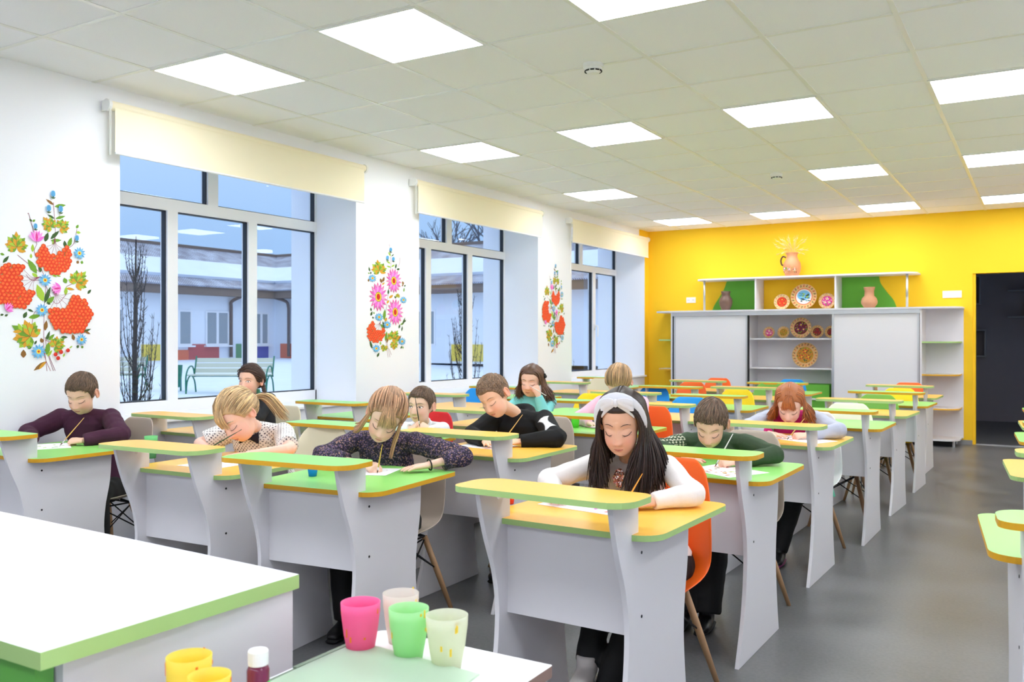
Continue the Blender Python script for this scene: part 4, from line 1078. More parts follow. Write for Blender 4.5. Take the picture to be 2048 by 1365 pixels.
for (a, c, col) in ((-25.6, -24.9, (226, 120, 92)), (-16.0, -14.2, (232, 206, 90)), (-20, -18.5, (96, 152, 112)), (-12, -10.8, (190, 92, 96)), (-9, -7, (76, 92, 178))):
    b = MB(); b.box(a, c, 26.57, 26.6, .3, .98); bp(b, 'colour_panel', mat('facade_%d_%d' % (col[0], col[1]), col, .8))
for x0 in (-22.6, -18.2, -13.2, -9.0, -5.0):
    b = MB(); y = 26.56
    b.box(x0, x0 + 1.4, y, y + .05, .93, 1.0); b.box(x0, x0 + 1.4, y, y + .05, 2.33, 2.40)
    for q in (0, .66, 1.33): b.box(x0 + q, x0 + q + .07, y, y + .05, 1.0, 2.33)
    f = bp(b, 'window', M_FRAME)
    b = MB(); b.box(x0 + .07, x0 + 1.33, y + .02, y + .04, 1.0, 2.33); b.xform(BI); b.build('pane', M_PANED, f)
# benches in the yard
M_GRN = mat('green_painted_steel', (0, 116, 92), .4)
M_SLAT = mat('pale_slat_wood', (206, 208, 190), .7)
def bench(loc, rz, L, lab):
    o = empty('garden_bench', loc, rz, label=lab, cat='bench', group='slatted benches in the snowy yard')
    for x in (-L / 2, L / 2):
        b = MB()
        b.tube(spline([(x, -.30, 0), (x, -.22, .28), (x, 0, .40), (x, .22, .28), (x, .32, 0)], 5), .018, 6)
        b.tube(spline([(x, -.30, .0), (x, -.30, .38), (x, -.12, .58), (x, .12, .58), (x, .25, .36)], 5), .018, 6)
        b.tube([(x, .20, .36), (x, .36, .82)], .018, 6)
        b.build('end_frame', M_GRN, o, smooth=True)
    b = MB(); b.tube([(-L / 2, .2, .38), (L / 2, .2, .38)], .018, 6); b.build('rail', M_GRN, o)
    for k in range(4): 
        b = MB(); y = -.22 + k * .12; b.box(-L / 2, L / 2, y - .045, y + .045, .40, .425); b.build('seat_slat', M_SLAT, o)
    for k in range(3):
        b = MB(); z = .50 + k * .115; y = .255 + k * .042; b.obox((0, y, z), (L / 2, 0, 0), (0, .009, .0), (0, .016, .048)); b.build('back_slat', M_SLAT, o)
    return o
bench((-10.80, 10.55, 0.0), radians(31), 1.75, 'slatted bench with curved green ends outside the nearest window')
bench((-13.4, 9.2, 0.02), radians(31), 1.75, 'second green ended bench, left and farther outside the nearest window')
bench((-10.0, 22.5, 0.0), radians(5), 1.75, 'bench far off in the yard, seen through the middle window')
b = MB(); b.lathe([(0, .12), (.13, .12), (.17, .62), (.155, .62), (.12, .14), (0, .14)], 18)
o = empty('litter_bin', (-12.15, 10.15, 0), label='green litter bin beside the bench in the yard', cat='bin'); b.build('bucket', M_GRN, o)
b = MB(); b.tube([(0, .16, 0), (0, .16, .5)], .02, 6); b.build('post', M_GRN, o)
# bare junipers close to the windows
M_TW = mat('dark_twigs', (44, 40, 42), .9); M_SN2 = mat('frosted_needles', (70, 76, 80), .9)
def juniper(loc, h, seed, lab):
    rr = random.Random(seed)
    o = empty('juniper_bush', loc, label=lab, cat='shrub', group='slender junipers outside the windows')
    t = MB(); t.tube([(0, 0, 0), (.01, 0, h * .5), (0, .02, h * .92)], [.03, .02, .006], 6); t.build('trunk', M_TW, o)
    b = MB()
    for k in range(62):
        z0 = h * (rr.random() ** 1.5) * .74 + .04; a = rr.uniform(0, 2 * pi)
        ln = (h - z0) * rr.uniform(.22, .5) + .08; sp = (.26 * (1 - z0 / h) ** .8 + .03) * rr.uniform(.4, 1.15)
        p0 = Vector((0, 0, z0)); p1 = Vector((sp * .7 * cos(a), sp * .7 * sin(a), z0 + ln * .35)); p2 = Vector((sp * cos(a), sp * sin(a), min(z0 + ln, h * 1.0)))
        pts = spline([p0, p1, p2], 5); b.tube(pts, [.005 * (1 - i / len(pts)) + .0016 for i in range(len(pts))], 4, caps=False)
        for q in range(3, len(pts)):
            for w in range(3):
                d = Vector((rr.uniform(-1, 1), rr.uniform(-1, 1), rr.uniform(.6, 2))).normalized() * rr.uniform(.03, .07)
                b.tube([pts[q], pts[q] + d], [.0024, .0008], 3, caps=False, m=0 if rr.random() < .7 else 1)
    b.build('twigs', [M_TW, M_SN2], o)
    return o
juniper((-3.0, 2.45, -.03), 2.45, 1, 'tall dark juniper close outside the nearest window, left part')
juniper((-3.0, 5.35, -.03), 1.9, 2, 'dark juniper seen at the right edge of the nearest window')
juniper((-3.0, 8.25, -.03), 2.35, 3, 'tall dark juniper outside the middle window')
juniper((-3.0, 11.3, -.03), 2.2, 4, 'juniper outside beyond the middle window')
# bare trees behind the roofs
M_BARK = mat('grey_bark', (86, 90, 104), .9)
def bare_tree(loc, h, seed, lab, n0=5):
    rr = random.Random(seed); b = MB()
    def grow(p, d, L, r, lv):
        q = p + d * L + Vector((rr.uniform(-1, 1), rr.uniform(-1, 1), rr.uniform(-.3, .6))) * L * .12
        b.tube([p, p.lerp(q, .5) + Vector((rr.uniform(-1, 1), rr.uniform(-1, 1), 0)) * L * .04, q], [r, r * .85, r * .68], 4 if lv else 6, caps=False)
        if lv >= 5: return
        for k in range(3 if lv < 4 else 2):
            dd = (d + Vector((rr.uniform(-1, 1), rr.uniform(-1, 1), rr.uniform(-.15, .5))) * .62).normalized()
            grow(q.lerp(p, rr.uniform(0, .35)), dd, L * rr.uniform(.62, .82), r * .6, lv + 1)
    grow(Vector((0, 0, 0)), Vector((0, 0, 1)), h * .27, h * .018, 0)
    o = b.build('bare_tree', M_BARK); o.location = loc
    return tag(o, lab, 'tree', 'bare trees behind the roofs')
bare_tree((-19.5, 36, .4), 11, 1, 'bare tree over the roof, left in the middle window')
bare_tree((-26, 40, .4), 11.5, 5, 'bare tree over the roof, centre of the middle window')
bare_tree((-13.5, 38, .4), 10, 7, 'bare tree over the roof, right in the middle window')
bare_tree((-45, 42, .4), 8.4, 3, 'bare tree over the roof, centre of the nearest window')
bare_tree((-52, 36, .4), 8.0, 4, 'bare tree over the roof, left in the nearest window')
bare_tree((-14, 50, .4), 11, 6, 'bare tree over the roof in the farthest window')
# ================================================================= CHILDREN
dg_cache = {}
def remesh(b, voxel, name='tmp'):
    """fuse overlapping closed pieces into one continuous surface, return numpy verts and faces"""
    me = bpy.data.meshes.new(name); me.from_pydata(b.v, [], b.f); me.update()
    o = bpy.data.objects.new(name, me); COL.objects.link(o)
    m = o.modifiers.new('r', 'REMESH'); m.mode = 'VOXEL'; m.voxel_size = voxel; m.adaptivity = 0.0
    dg = bpy.context.evaluated_depsgraph_get()
    ev = o.evaluated_get(dg); em = ev.to_mesh()
    n = len(em.vertices); v = np.empty(n * 3, np.float32); em.vertices.foreach_get('co', v); v = v.reshape(-1, 3).astype(np.float64)
    nl = len(em.loops); li = np.empty(nl, np.int32); em.loops.foreach_get('vertex_index', li)
    ls = np.empty(len(em.polygons), np.int32); em.polygons.foreach_get('loop_total', ls)
    ev.to_mesh_clear(); bpy.data.objects.remove(o); bpy.data.meshes.remove(me)
    return v, li, ls
def vnormals(v, li, ls):
    st = np.concatenate(([0], np.cumsum(ls)[:-1]))
    a, b_, c = v[li[st]], v[li[st + 1]], v[li[st + 2]]
    fn = np.cross(b_ - a, c - a)
    N = np.zeros_like(v); fi = np.repeat(np.arange(len(ls)), ls)
    np.add.at(N, li, fn[fi]); N /= (np.linalg.norm(N, axis=1, keepdims=True) + 1e-12)
    return N
def smooth_np(v, li, ls, it=2, f=0.5, mask=None):
    st = np.concatenate(([0], np.cumsum(ls)[:-1])); e0 = li; nx = np.arange(len(li)) + 1
    last = st + ls - 1; nx[last] = st; e1 = li[nx]
    for _ in range(it):
        acc = np.zeros_like(v); cnt = np.zeros(len(v))
        np.add.at(acc, e0, v[e1]); np.add.at(cnt, e0, 1)
        np.add.at(acc, e1, v[e0]); np.add.at(cnt, e1, 1)
        t = acc / np.maximum(cnt, 1)[:, None]
        w = f if mask is None else (f * mask)[:, None]
        v = v + (t - v) * w
    return v
def np_object(name, v, li, ls, mats, parent, tint=None):
    me = bpy.data.meshes.new(name)
    me.vertices.add(len(v)); me.vertices.foreach_set('co', v.astype(np.float32).ravel())
    me.loops.add(len(li)); me.loops.foreach_set('vertex_index', li.astype(np.int32))
    me.polygons.add(len(ls)); me.polygons.foreach_set('loop_start', np.concatenate(([0], np.cumsum(ls)[:-1])).astype(np.int32))
    me.polygons.foreach_set('use_smooth', np.ones(len(ls), bool))
    me.update(calc_edges=True)
    if tint is not None:
        a = me.color_attributes.new('tint', 'FLOAT_COLOR', 'POINT')
        a.data.foreach_set('color', np.concatenate([tint, np.ones((len(v), 1))], 1).astype(np.float32).ravel())
    for m in (mats if isinstance(mats, (list, tuple)) else [mats]): me.materials.append(m)
    o = bpy.data.objects.new(name, me); COL.objects.link(o); o.parent = parent
    return o
def wrinkle(v, N, amp, seed, freq=26.0):
    r = np.random.RandomState(seed); d = np.zeros(len(v))
    w = v + 0.02 * np.sin(v[:, [1, 2, 0]] * 17 + seed)
    for k in range(7):
        k_ = r.normal(size=3); k_ /= np.linalg.norm(k_); fr = freq * r.uniform(.5, 2.2)
        d += np.sin(w @ k_ * fr * 2 + r.uniform(0, 6.28)) / (1 + .3 * k)
    d = np.sign(d) * np.abs(d) ** .8
    return v + N * (d * amp * .4)[:, None]

# ---- head shape in its own frame: face towards -Y, crown +Z, left ear +X
def _ell(D, c, R):
    c = np.array(c); R = np.array(R); d = D / R; o = -c / R
    A = (d * d).sum(1); B = (d * o).sum(1); Cc = (o * o).sum() - 1
    return (-B + np.sqrt(np.maximum(B * B - A * Cc, 0))) / A
def skull_r(D):
    r1 = _ell(D, (0, .012, .020), (.0715, .0895, .080)); r2 = _ell(D, (0, -.027, -.033), (.0560, .0595, .0670))
    return (r1 ** 14 + r2 ** 14) ** (1 / 14)
G_ = lambda x, s: np.exp(-0.5 * (x / s) ** 2)
def face_disp(P):
    x, y, z = P[:, 0], P[:, 1], P[:, 2]; ax = np.abs(x); fr = 1 / (1 + np.exp((y + .03) / .006)); d = np.zeros(len(x))
    ridge = np.clip((.012 - z) / .046, 0, 1); drop = 1 / (1 + np.exp(-(z + .040) / .0022))
    d += (.003 + .0125 * ridge ** 1.4) * G_(x, .0048 + .0026 * ridge) * drop * (z < .03)
    d += .0055 * G_(ax - .0095, .0048) * G_(z + .0345, .0050)
    d -= .0085 * G_(ax - .029, .013) * G_(z - .001, .0085)
    d += .0062 * G_(ax - .031, .0115) * G_(z + .0055, .0078)
    d += .0030 * G_(z - .017, .006) * G_(ax - .026, .018)
    d += .0065 * G_(ax - .034, .018) * G_(z + .036, .017)
    d -= .0035 * G_(x, .012) * G_(z + .050, .003)
    d += .0034 * G_(x, .0100) * G_(z + .0555, .0026) + .0044 * G_(x, .0085) * G_(z + .0635, .0030)
    d -= .0030 * G_(x, .0120) * G_(z + .0592, .0012)
    d -= .0030 * G_(x, .016) * G_(z + .0725, .004)
    d += .0055 * G_(x, .013) * G_(z + .088, .009)
    return d * fr
def head_piece(b, T, sc=1.0, nu=132, nv=116):
    th = np.linspace(0, pi, nv + 1); ph = np.linspace(0, 2 * pi, nu, endpoint=False)
    TH, PH = np.meshgrid(th, ph, indexing='ij')
    D = np.stack([np.sin(TH) * np.cos(PH), np.sin(TH) * np.sin(PH), np.cos(TH)], -1).reshape(-1, 3)
    P = D * skull_r(D)[:, None]; P[:, 1] -= face_disp(P); P *= sc
    M3 = np.array(T.to_3x3()); t = np.array(T.translation); V = P @ M3.T + t
    o = len(b.v); b.v.extend([tuple(p) for p in V])
    for i in range(nv):
        for j in range(nu):
            j2 = (j + 1) % nu; b.f.append((o + i * nu + j, o + (i + 1) * nu + j, o + (i + 1) * nu + j2, o + i * nu + j2)); b.m.append(0)
    for s in (-1, 1):
        c = Vector((s * .0735, .012, -.010)) * sc
        st = len(b.v)
        b.sphere(c, (.0060 * sc, .0140 * sc, .0265 * sc), 14, 10, R=Matrix.Rotation(s * .25, 3, 'Z') @ Matrix.Rotation(-.2, 3, 'X'))
        b.xform(T, st)
        st = len(b.v)
        pts = []
        for k in range(12):
            a = radians(165 - 265 * k / 11); pts.append(Vector((s * (.0750 + .0070 * (cos(a) * .5 + .5)), .012 + .0125 * cos(a), -.009 + .0240 * sin(a))) * sc)
        b.tube(pts, .0042 * sc, 7); b.xform(T, st)

def hand_piece(b, W, d, n, L, kind, left, sc=1.0, grip=None):
    """W wrist, d direction of the fingers, n normal of the back of the hand"""
    d = Vector(d).normalized(); n = Vector(n); n = (n - d * n.dot(d)).normalized(); s = d.cross(n) * (1 if left else -1)   # s points to the thumb side
    W = Vector(W); k = L
    pal = [W - d * .012 * k, W + d * .012 * k, W + d * .035 * k, W + d * .058 * k, W + d * .066 * k]
    b.tube(pal, [(.0135 * k, .0185 * k), (.0135 * k, .0225 * k), (.0135 * k, .0285 * k), (.011 * k, .0300 * k), (.007 * k, .026 * k)], 14, up=n)
    cu = {'flat': (.06, .12, .10), 'relax': (.45, .55, .35), 'grip': (1.0, 1.05, .5), 'fist': (1.35, 1.5, 1.0)}[kind]
    fan = {'flat': .17, 'relax': .07, 'grip': .05, 'fist': .02}[kind]
    for i, (ln, rd) in enumerate(((.050, .0070), (.056, .0072), (.052, .0068), (.041, .0060))):
        off = (1.5 - i) * .0150 * k
        base = W + d * (.056 - .003 * abs(i - 1)) * k + s * off
        a0 = fan * (1.5 - i); dd = (d * cos(a0) + s * sin(a0)).normalized()
        pts = [base - dd * .012 * k, base]; ang = 0; p = base
        ex = .10 * i if kind in ('grip',) else 0
        for q, (fr, c) in enumerate(zip((.46, .30, .24), cu)):
            ang += c + ex * .4; v = dd * cos(ang) - n * sin(ang); p = p + v * ln * fr * k
            pts.append(p.copy())
        b.tube(pts, [rd * k, rd * 1.02 * k, rd * k, rd * .92 * k, rd * .72 * k], 8)
        b.sphere(pts[-1], rd * .74 * k, 8, 6)
    tb = W + d * .014 * k + s * .017 * k - n * .003 * k
    if kind == 'flat': t1 = tb + (s * .8 + d * .7).normalized() * .026 * k; t2 = t1 + (s * .45 + d * .9).normalized() * .024 * k
    elif kind == 'relax': t1 = tb + (s * .7 + d * .8 - n * .3).normalized() * .027 * k; t2 = t1 + (d * .9 + s * .1 - n * .4).normalized() * .022 * k
    else: t1 = tb + (s * .45 + d * .75 - n * .55).normalized() * .027 * k; t2 = t1 + (d * .75 - s * .35 - n * .55).normalized() * .023 * k
    b.tube([tb - d * .008 * k, tb, t1, t2], [.0105 * k, .0105 * k, .0085 * k, .0068 * k], 8); b.sphere(t2, .0070 * k, 8, 6)

HAIRS = {}
def hair_mats(key, c):
    if key not in HAIRS:
        HAIRS[key] = [mat('hair_%s_%d' % (key, i), tuple(min(255, q * f) for q in c), .42, spec=.5, noise=.22, nscale=60, stretch=(1, 1, .2)) for i, f in enumerate((.78, .98, 1.2))]
    return HAIRS[key]
def surf(D, off=0.0):
    D = np.array(D, float); D /= np.linalg.norm(D, axis=-1, keepdims=True)
    D2 = D.reshape(-1, 3); P = D2 * (skull_r(D2) + off)[:, None]
    return P.reshape(D.shape)
def zline(az, kind):
    """height of the hairline around the head, az 0 = front, pi = nape"""
    a = degrees(abs(az))
    k = {'short': [(0, .050), (28, .052), (48, .040), (62, .018), (72, -.020), (80, -.020), (90, .012), (104, .014), (116, -.020), (135, -.048), (180, -.058)],
         'girl': [(0, .056), (30, .054), (50, .040), (64, .014), (74, -.010), (90, .004), (104, .010), (116, -.020), (135, -.050), (180, -.062)]}[kind]
    return float(np.interp(a, [q[0] for q in k], [q[1] for q in k]))
def hair_cap(b, T, sc, kind, off=.004, m=1):
    na, nt = 60, 14; rows = []
    for i in range(na):
        az = -pi + 2 * pi * i / na; zl = zline(az, kind)
        lo, hi = 0.02, 2.6
        for _ in range(22):
            mid = (lo + hi) / 2; p = surf([sin(mid) * sin(az), -sin(mid) * cos(az), cos(mid)])
            if p[2] > zl: lo = mid
            else: hi = mid
        ths = np.linspace(0.0, lo, nt + 1)[1:]
        D = np.stack([np.sin(ths) * sin(az), -np.sin(ths) * cos(az), np.cos(ths)], 1)
        o_ = off * np.minimum(1, (np.arange(nt, 0, -1)) / 3.0 + .25); rows.append(surf(D) + D * o_[:, None])
    R = np.array(rows) * sc; top = surf([0, 0, 1], off) * sc; inn = R * .965
    o = len(b.v); cnt = na * nt
    for arr in (R, inn):
        for i in range(na):
            for j in range(nt): b.v.append(tuple(T @ Vector(arr[i, j])))
    b.v.append(tuple(T @ Vector(top))); b.v.append(tuple(T @ Vector(top * .97)))
    for i in range(na):
        i2 = (i + 1) % na
        for j in range(nt - 1): 
            b.f.append((o + i * nt + j, o + i * nt + j + 1, o + i2 * nt + j + 1, o + i2 * nt + j)); b.m.append(m)
        b.f.append((o + i * nt, o + i2 * nt, o + 2 * cnt)); b.m.append(m)
        b.f.append((o + i * nt + nt - 1, o + cnt + i * nt + nt - 1, o + cnt + i2 * nt + nt - 1, o + i2 * nt + nt - 1)); b.m.append(m)
def hair_short(T, sc, rr, b, n=1100, fringe=.016, ln=.042, whorl=(.15, .55, .82), lift=.006, comb=0.0):
    hair_cap(b, T, sc, 'short')
    wd = np.array(whorl) / np.linalg.norm(whorl); k = 0
    while k < n:
        az = rr.uniform(-pi, pi); th = math.acos(rr.uniform(-.55, 1))
        d = np.array([sin(th) * sin(az), -sin(th) * cos(az), cos(th)]); p = surf(d)
        if p[2] < zline(az, 'short') + .003: continue
        k += 1
        t = d - wd * d.dot(wd); t /= (np.linalg.norm(t) + 1e-6); t = t + np.array([comb, 0, 0]) + np.array([rr.uniform(-.13, .13) for _ in range(3)])
        front = abs(az) < 1.0
        L = ln * 1.35 * rr.uniform(.6, 1.15) * (1.25 if front else .8 if p[2] > 0 else .5)
        pts = []; q = d.copy(); lf = lift * rr.uniform(.3, 1)
        for i in range(6):
            q = q + t * (L / .085) / 5 * (1 if i else 0); q /= np.linalg.norm(q)
            pp = surf(q) ; off = .0035 + lf * sin(pi * min(1, i / 5 * .8 + .15))
            a2 = abs(atan2(q[0], -q[1])); lim = zline(a2, 'short') - (fringe if a2 < .95 else .004)
            if pp[2] < lim: break
            pts.append(T @ Vector((pp + q * off) * sc))
        if len(pts) < 3: continue
        w = rr.uniform(.0011, .0020) * sc
        b.tube(pts, [w * (1 - .75 * (i / (len(pts) - 1)) ** 2) for i in range(len(pts))], 4, m=rr.choice((0, 1, 1, 2)), caps=False)
def strand(b, pts, w, m, n=3, flat=1.0, taper=.8):
    P = spline(pts, n); k = len(P)
    b.tube(P, [w * (.45 + .55 * min(1, i / 3)) * (1 - taper * (i / (k - 1)) ** 4) for i in range(k)], 4, m=m, caps=False, flat=flat)
def S_(x, y, z, off=.006): return Vector(surf([x, y, z], off))
def hair_long(T, sc, rr, b, drops, n=330, part=.0, fringe=False, wave=0.0, w0=.0030, hug=.012, front=-.55, jit=.010):
    """drops: for -1 / +1 side a list of world end points from the front strand to the back strand"""
    hair_cap(b, T, sc, 'girl', .006)
    for s in (-1, 1):
        D = [Vector(q) for q in drops[s]]
        for k in range(n):
            t = rr.random(); yf = front + (.95 - front) * t
            p0 = S_(part + s * .03, yf, .85 - .9 * max(0, t - .55) ** 1.2, .006)
            p1 = S_(s * .62 + part * .3, yf * .85, .62 - .5 * max(0, t - .6), .008 + rr.uniform(0, .005))
            p2 = S_(s * (.98 - .5 * max(0, t - .6)), front * .84 + (1.35 - (front + .5)) * t, .10, hug * rr.uniform(.7, 1.2))
            p3 = S_(s * (.92 - .6 * max(0, t - .5)), -.30 + 1.25 * t, -.50, hug * 1.2 * rr.uniform(.7, 1.2))
            q = t * (len(D) - 1); i = min(int(q), len(D) - 2); e = D[i].lerp(D[i + 1], q - i) + Vector([rr.uniform(-1, 1) * jit * 1.6 for _ in range(3)])
            W3 = (T @ (p2 * sc)).lerp(e, .28) + (T.to_3x3() @ Vector((s * .010, 0, 0))); W3 = W3.lerp(T @ (p3 * sc), .35); mid = W3.lerp(e, .45) + Vector([rr.uniform(-1, 1) * jit * .6 for _ in range(3)])
            e = W3.lerp(e, rr.uniform(.78, 1.05))
            pts = [T @ (p0 * sc), T @ (p1 * sc), T @ (p2 * sc), W3, mid, e]
            if wave:
                for z in (4, 5): pts[z] = pts[z] + Vector([rr.uniform(-1, 1) * wave for _ in range(3)])
                pts.insert(5, (pts[4] + pts[5]) / 2 + Vector([rr.uniform(-1, 1) * wave for _ in range(3)]))
            strand(b, pts, rr.uniform(.7, 1.15) * w0 * sc, rr.choice((0, 1, 1, 2)), 4)
    if fringe: hair_fringe(T, sc, rr, b, **(fringe if isinstance(fringe, dict) else {}))
def hair_fringe(T, sc, rr, b, n=260, low=.020, wid=.75, sweep=0.0, top=.62):
    for k in range(n):
        u = rr.uniform(-1, 1)
        p0 = S_(u * .30 * wid, -top + rr.uniform(-.1, .15), .90, .010); p1 = S_(u * .50 * wid + sweep * .2, -.84, .62, .012)
        p2 = S_(u * .64 * wid + sweep * .5, -.98, .40 , .012); z = low + rr.uniform(-.006, .008) + abs(u) * -.012
        p3 = S_(u * .70 * wid + sweep * .7, -1.0, z / .085, .010)
        strand(b, [T @ (p * sc) for p in (p0, p1, p2, p3)], rr.uniform(.0010, .0019) * sc, rr.choice((0, 1, 2, 1)), 4)
def hair_back(T, sc, rr, b, tie=(0, .95, .25), n=520, kind='girl', puff=.010):
    """hair drawn back over the skull to a tie"""
    hair_cap(b, T, sc, 'girl', .006); tv = np.array(tie) / np.linalg.norm(tie)
    for k in range(n):
        az = rr.uniform(-pi, pi); zl = zline(az, 'girl'); th = math.acos(max(-.7, min(.95, (zl + rr.uniform(0, .05)) / .085)))
        d = np.array([sin(th) * sin(az), -sin(th) * cos(az), cos(th)]); pts = []
        for i in range(6):
            q = d * (1 - i / 5) + tv * (i / 5); 
            if np.linalg.norm(q) < .15: q = q + np.array([0, 0, .5])
            q = q / np.linalg.norm(q); pts.append(T @ Vector(surf(q, .004 + puff * sin(pi * i / 5) * rr.uniform(.5, 1.1) + .003) * sc))
        strand(b, pts, rr.uniform(.0018, .0030) * sc, rr.choice((0, 1, 1, 2)), 2, taper=.3)
def tail(b, rr, a, c, e, n=120, r=.016, w=.0022, curl=0.0):
    for k in range(n):
        o = Vector([rr.uniform(-1, 1) * r for _ in range(3)])
        strand(b, [Vector(a) + o * .25, Vector(c) + o, Vector(e) + o * 1.3 + Vector([rr.uniform(-1, 1) * curl for _ in range(3)])], rr.uniform(.7, 1.2) * w, rr.choice((0, 1, 1, 2)), 6)
def braid(b, pts, r=.012, m=3):
    P = spline(pts, 7)
    for k, s in ((0, 1), (1, -1), (2, 0)):
        q = []
        for i, p in enumerate(P):
            t = (P[min(i + 1, len(P) - 1)] - P[max(0, i - 1)]).normalized(); a = t.orthogonal().normalized(); c = t.cross(a); an = i * 1.25 + k * 2.094
            q.append(p + a * (r * .62 * cos(an)) + c * (r * .38 * sin(2 * an)))
        b.tube(q, [r * .62 * (1 - .35 * i / len(P)) for i in range(len(q))], 7, m=k)

M_EYEW, M_IRIS, M_LASH = mat('eye_white', (238, 236, 234), .15), mat('iris_brown', (52, 34, 26), .12), mat('lashes', (38, 26, 22), .6)
M_IRISG = mat('iris_grey', (84, 100, 104), .12)
SKIN = attr_mat('skin', .48, sub=.06, spec=.35, bump=.06, bscale=400)
SHOE = mat('black_shoe', (24, 23, 25), .4)
def loft_torso(b, rings, n=22):
    """rings: centre, half width vector, half depth vector"""
    o = len(b.v)
    for (c, a, d) in rings:
        for q in range(n):
            t = 2 * pi * q / n; ct, st = cos(t), sin(t)
            p = Vector(c) + Vector(a) * (abs(ct) ** .85 * (1 if ct > 0 else -1)) + Vector(d) * (abs(st) ** .85 * (1 if st > 0 else -1)); b.v.append(tuple(p))
    k = len(rings)
    for i in range(k - 1):
        for q in range(n): b.f.append((o + i * n + q, o + i * n + (q + 1) % n, o + (i + 1) * n + (q + 1) % n, o + (i + 1) * n + q)); b.m.append(0)
    b.f.append(tuple(o + q for q in reversed(range(n)))); b.m.append(0); b.f.append(tuple(o + (k - 1) * n + q for q in range(n))); b.m.append(0)

def person(P):
    rr = random.Random(P['seed']); sc = P.get('hs', 1.0)
    H = Vector(P['H']); SR, SL = [Vector(q) for q in P['S']]; ER, EL = [Vector(q) for q in P['E']]; WR, WL = [Vector(q) for q in P['W']]
    hip = Vector(P['hip']); root = empty('person', (hip.x, hip.y, 0), label=P['label'], cat='person')
    inv = Matrix.Translation((-hip.x, -hip.y, 0))
    yaw, pitch, roll = [radians(q) for q in P['rot']]
    T = Matrix.Translation(H) @ Matrix.Rotation(yaw, 4, 'Z') @ Matrix.Rotation(pitch, 4, 'X') @ Matrix.Rotation(roll, 4, 'Y') @ Matrix.Diagonal((P.get('hx', .945), 1.0, 1.02, 1.0))
    vox = P.get('vox', .003)
    sm = (SR + SL) / 2; ax = (SL - SR).normalized(); ax_h = Vector((ax.x, ax.y, 0)).normalized(); fwd = ax_h.cross(Vector((0, 0, 1))) * 1.0
    fwd = Vector((ax_h.y, -ax_h.x, 0))            # where the chest faces
    neck = sm + Vector((0, 0, .030)) - fwd * .004; up = (neck - hip); up.normalize()
    sw = (SL - SR).length / 2
    def torso(b, g, top=True, bottom=0.0):
        chest = sm - Vector((0, 0, .075)) - fwd * .028; dep = Vector((fwd.x, fwd.y, fwd.z + .1)).normalized()
        wst = hip.lerp(chest, .45) - fwd * .020
        R = [(hip + Vector((0, 0, -.015 - bottom)), ax_h * (.108 + g), fwd * (.078 + g)), (hip + Vector((0, 0, .04)), ax_h * (.118 + g), fwd * (.083 + g)), (wst, ax_h * (.100 + g), fwd * (.073 + g)),
             (chest, ax * (.112 + g), dep * (.080 + g)), (sm - Vector((0, 0, .035)) - fwd * .012, ax * (.108 + g), dep * (.072 + g)), (sm + Vector((0, 0, .004)), ax * (.082 + g), dep * (.052 + g)), (sm + Vector((0, 0, .026)), ax * (.046 + g * .6), dep * (.040 + g * .6))]
        loft_torso(b, R)
        b.tube([SR.lerp(SL, .02) + Vector((0, 0, -.002)), sm + Vector((0, 0, .012)), SL.lerp(SR, .02) + Vector((0, 0, -.002))], [.036 + g, .038 + g, .036 + g], 12)
    def arm(b, S, E, Wr, g, f=1.0, r=(.037, .034, .029, .028, .0215, .0185)):
        e1 = E.lerp(S, .12); e2 = E.lerp(Wr, .14)
        pts = [S.lerp(E, .0), S.lerp(E, .35), S.lerp(E, .75), E + (E - (S + Wr) / 2).normalized() * .006, E.lerp(Wr, .45), E.lerp(Wr, 1.0)]
        rad = [q + g for q in r]; P_ = spline(pts, 4)
        R_ = list(np.interp(np.linspace(0, len(pts) - 1, len(P_)), range(len(pts)), rad))
        if f < 1:
            k = max(3, int(len(P_) * f)); P_ = P_[:k]; R_ = R_[:k]
        b.sphere(S, rad[0] * 1.02, 14, 10); b.tube(P_, R_, 14)
    b = MB(); head_piece(b, T, sc)
    nb = T @ (Vector((0, .018, -.035)) * sc); nt = T @ (Vector((0, .012, -.070)) * sc)
    b.tube([nb, nt, neck.lerp(nt, .35), neck - Vector((0, 0, .03))], [.036 * sc, .033 * sc, .033, .042], 18)
    torso(b, -.010); arm(b, SR, ER, WR, -.004 if P.get('sleeve', 1) >= .9 else 0); arm(b, SL, EL, WL, -.004 if P.get('sleeve', 1) >= .9 else 0)
    hl = P.get('hl', .95)
    for (Wp, hd, left) in ((WR, P['hand'][0], False), (WL, P['hand'][1], True)):
        hand_piece(b, Wp, hd[1], hd[2], hl, hd[0], left)
    # legs
    kn = P.get('knee', None); legs = []
    for s, j in ((-1, 0), (1, 1)):
        h = hip + ax_h * (s * .062) + Vector((0, 0, -.005)); K = Vector(P['knee'][j]) if kn else h + fwd * .26 + ax_h * (s * .03) + Vector((0, 0, .0)); A = Vector(P['ankle'][j]) if 'ankle' in P else Vector((K.x - fwd.x * .03, K.y - fwd.y * .03, .060))
        legs.append((h, K, A)); b.tube(spline([h, h.lerp(K, .5), K, K.lerp(A, .4), A], 3), list(np.interp(np.linspace(0, 4, 13), range(5), [.058, .050, .040, .036, .024])), 14)
        b.tube([A + Vector((0, 0, -.01)), A + fwd * .04 + Vector((0, 0, -.022)), A + fwd * .10 + Vector((0, 0, -.03))], [.024, .022, .014], 10)
    b.xform(inv)
    v, li, ls = remesh(b, vox)
    Ti = np.array((inv @ T).inverted()); hv = (v @ Ti[:3, :3].T + Ti[:3, 3]) / sc
    isface = (np.abs(hv[:, 0]) < .06) & (hv[:, 1] < -.03) & (hv[:, 2] > -.1) & (hv[:, 2] < .05)
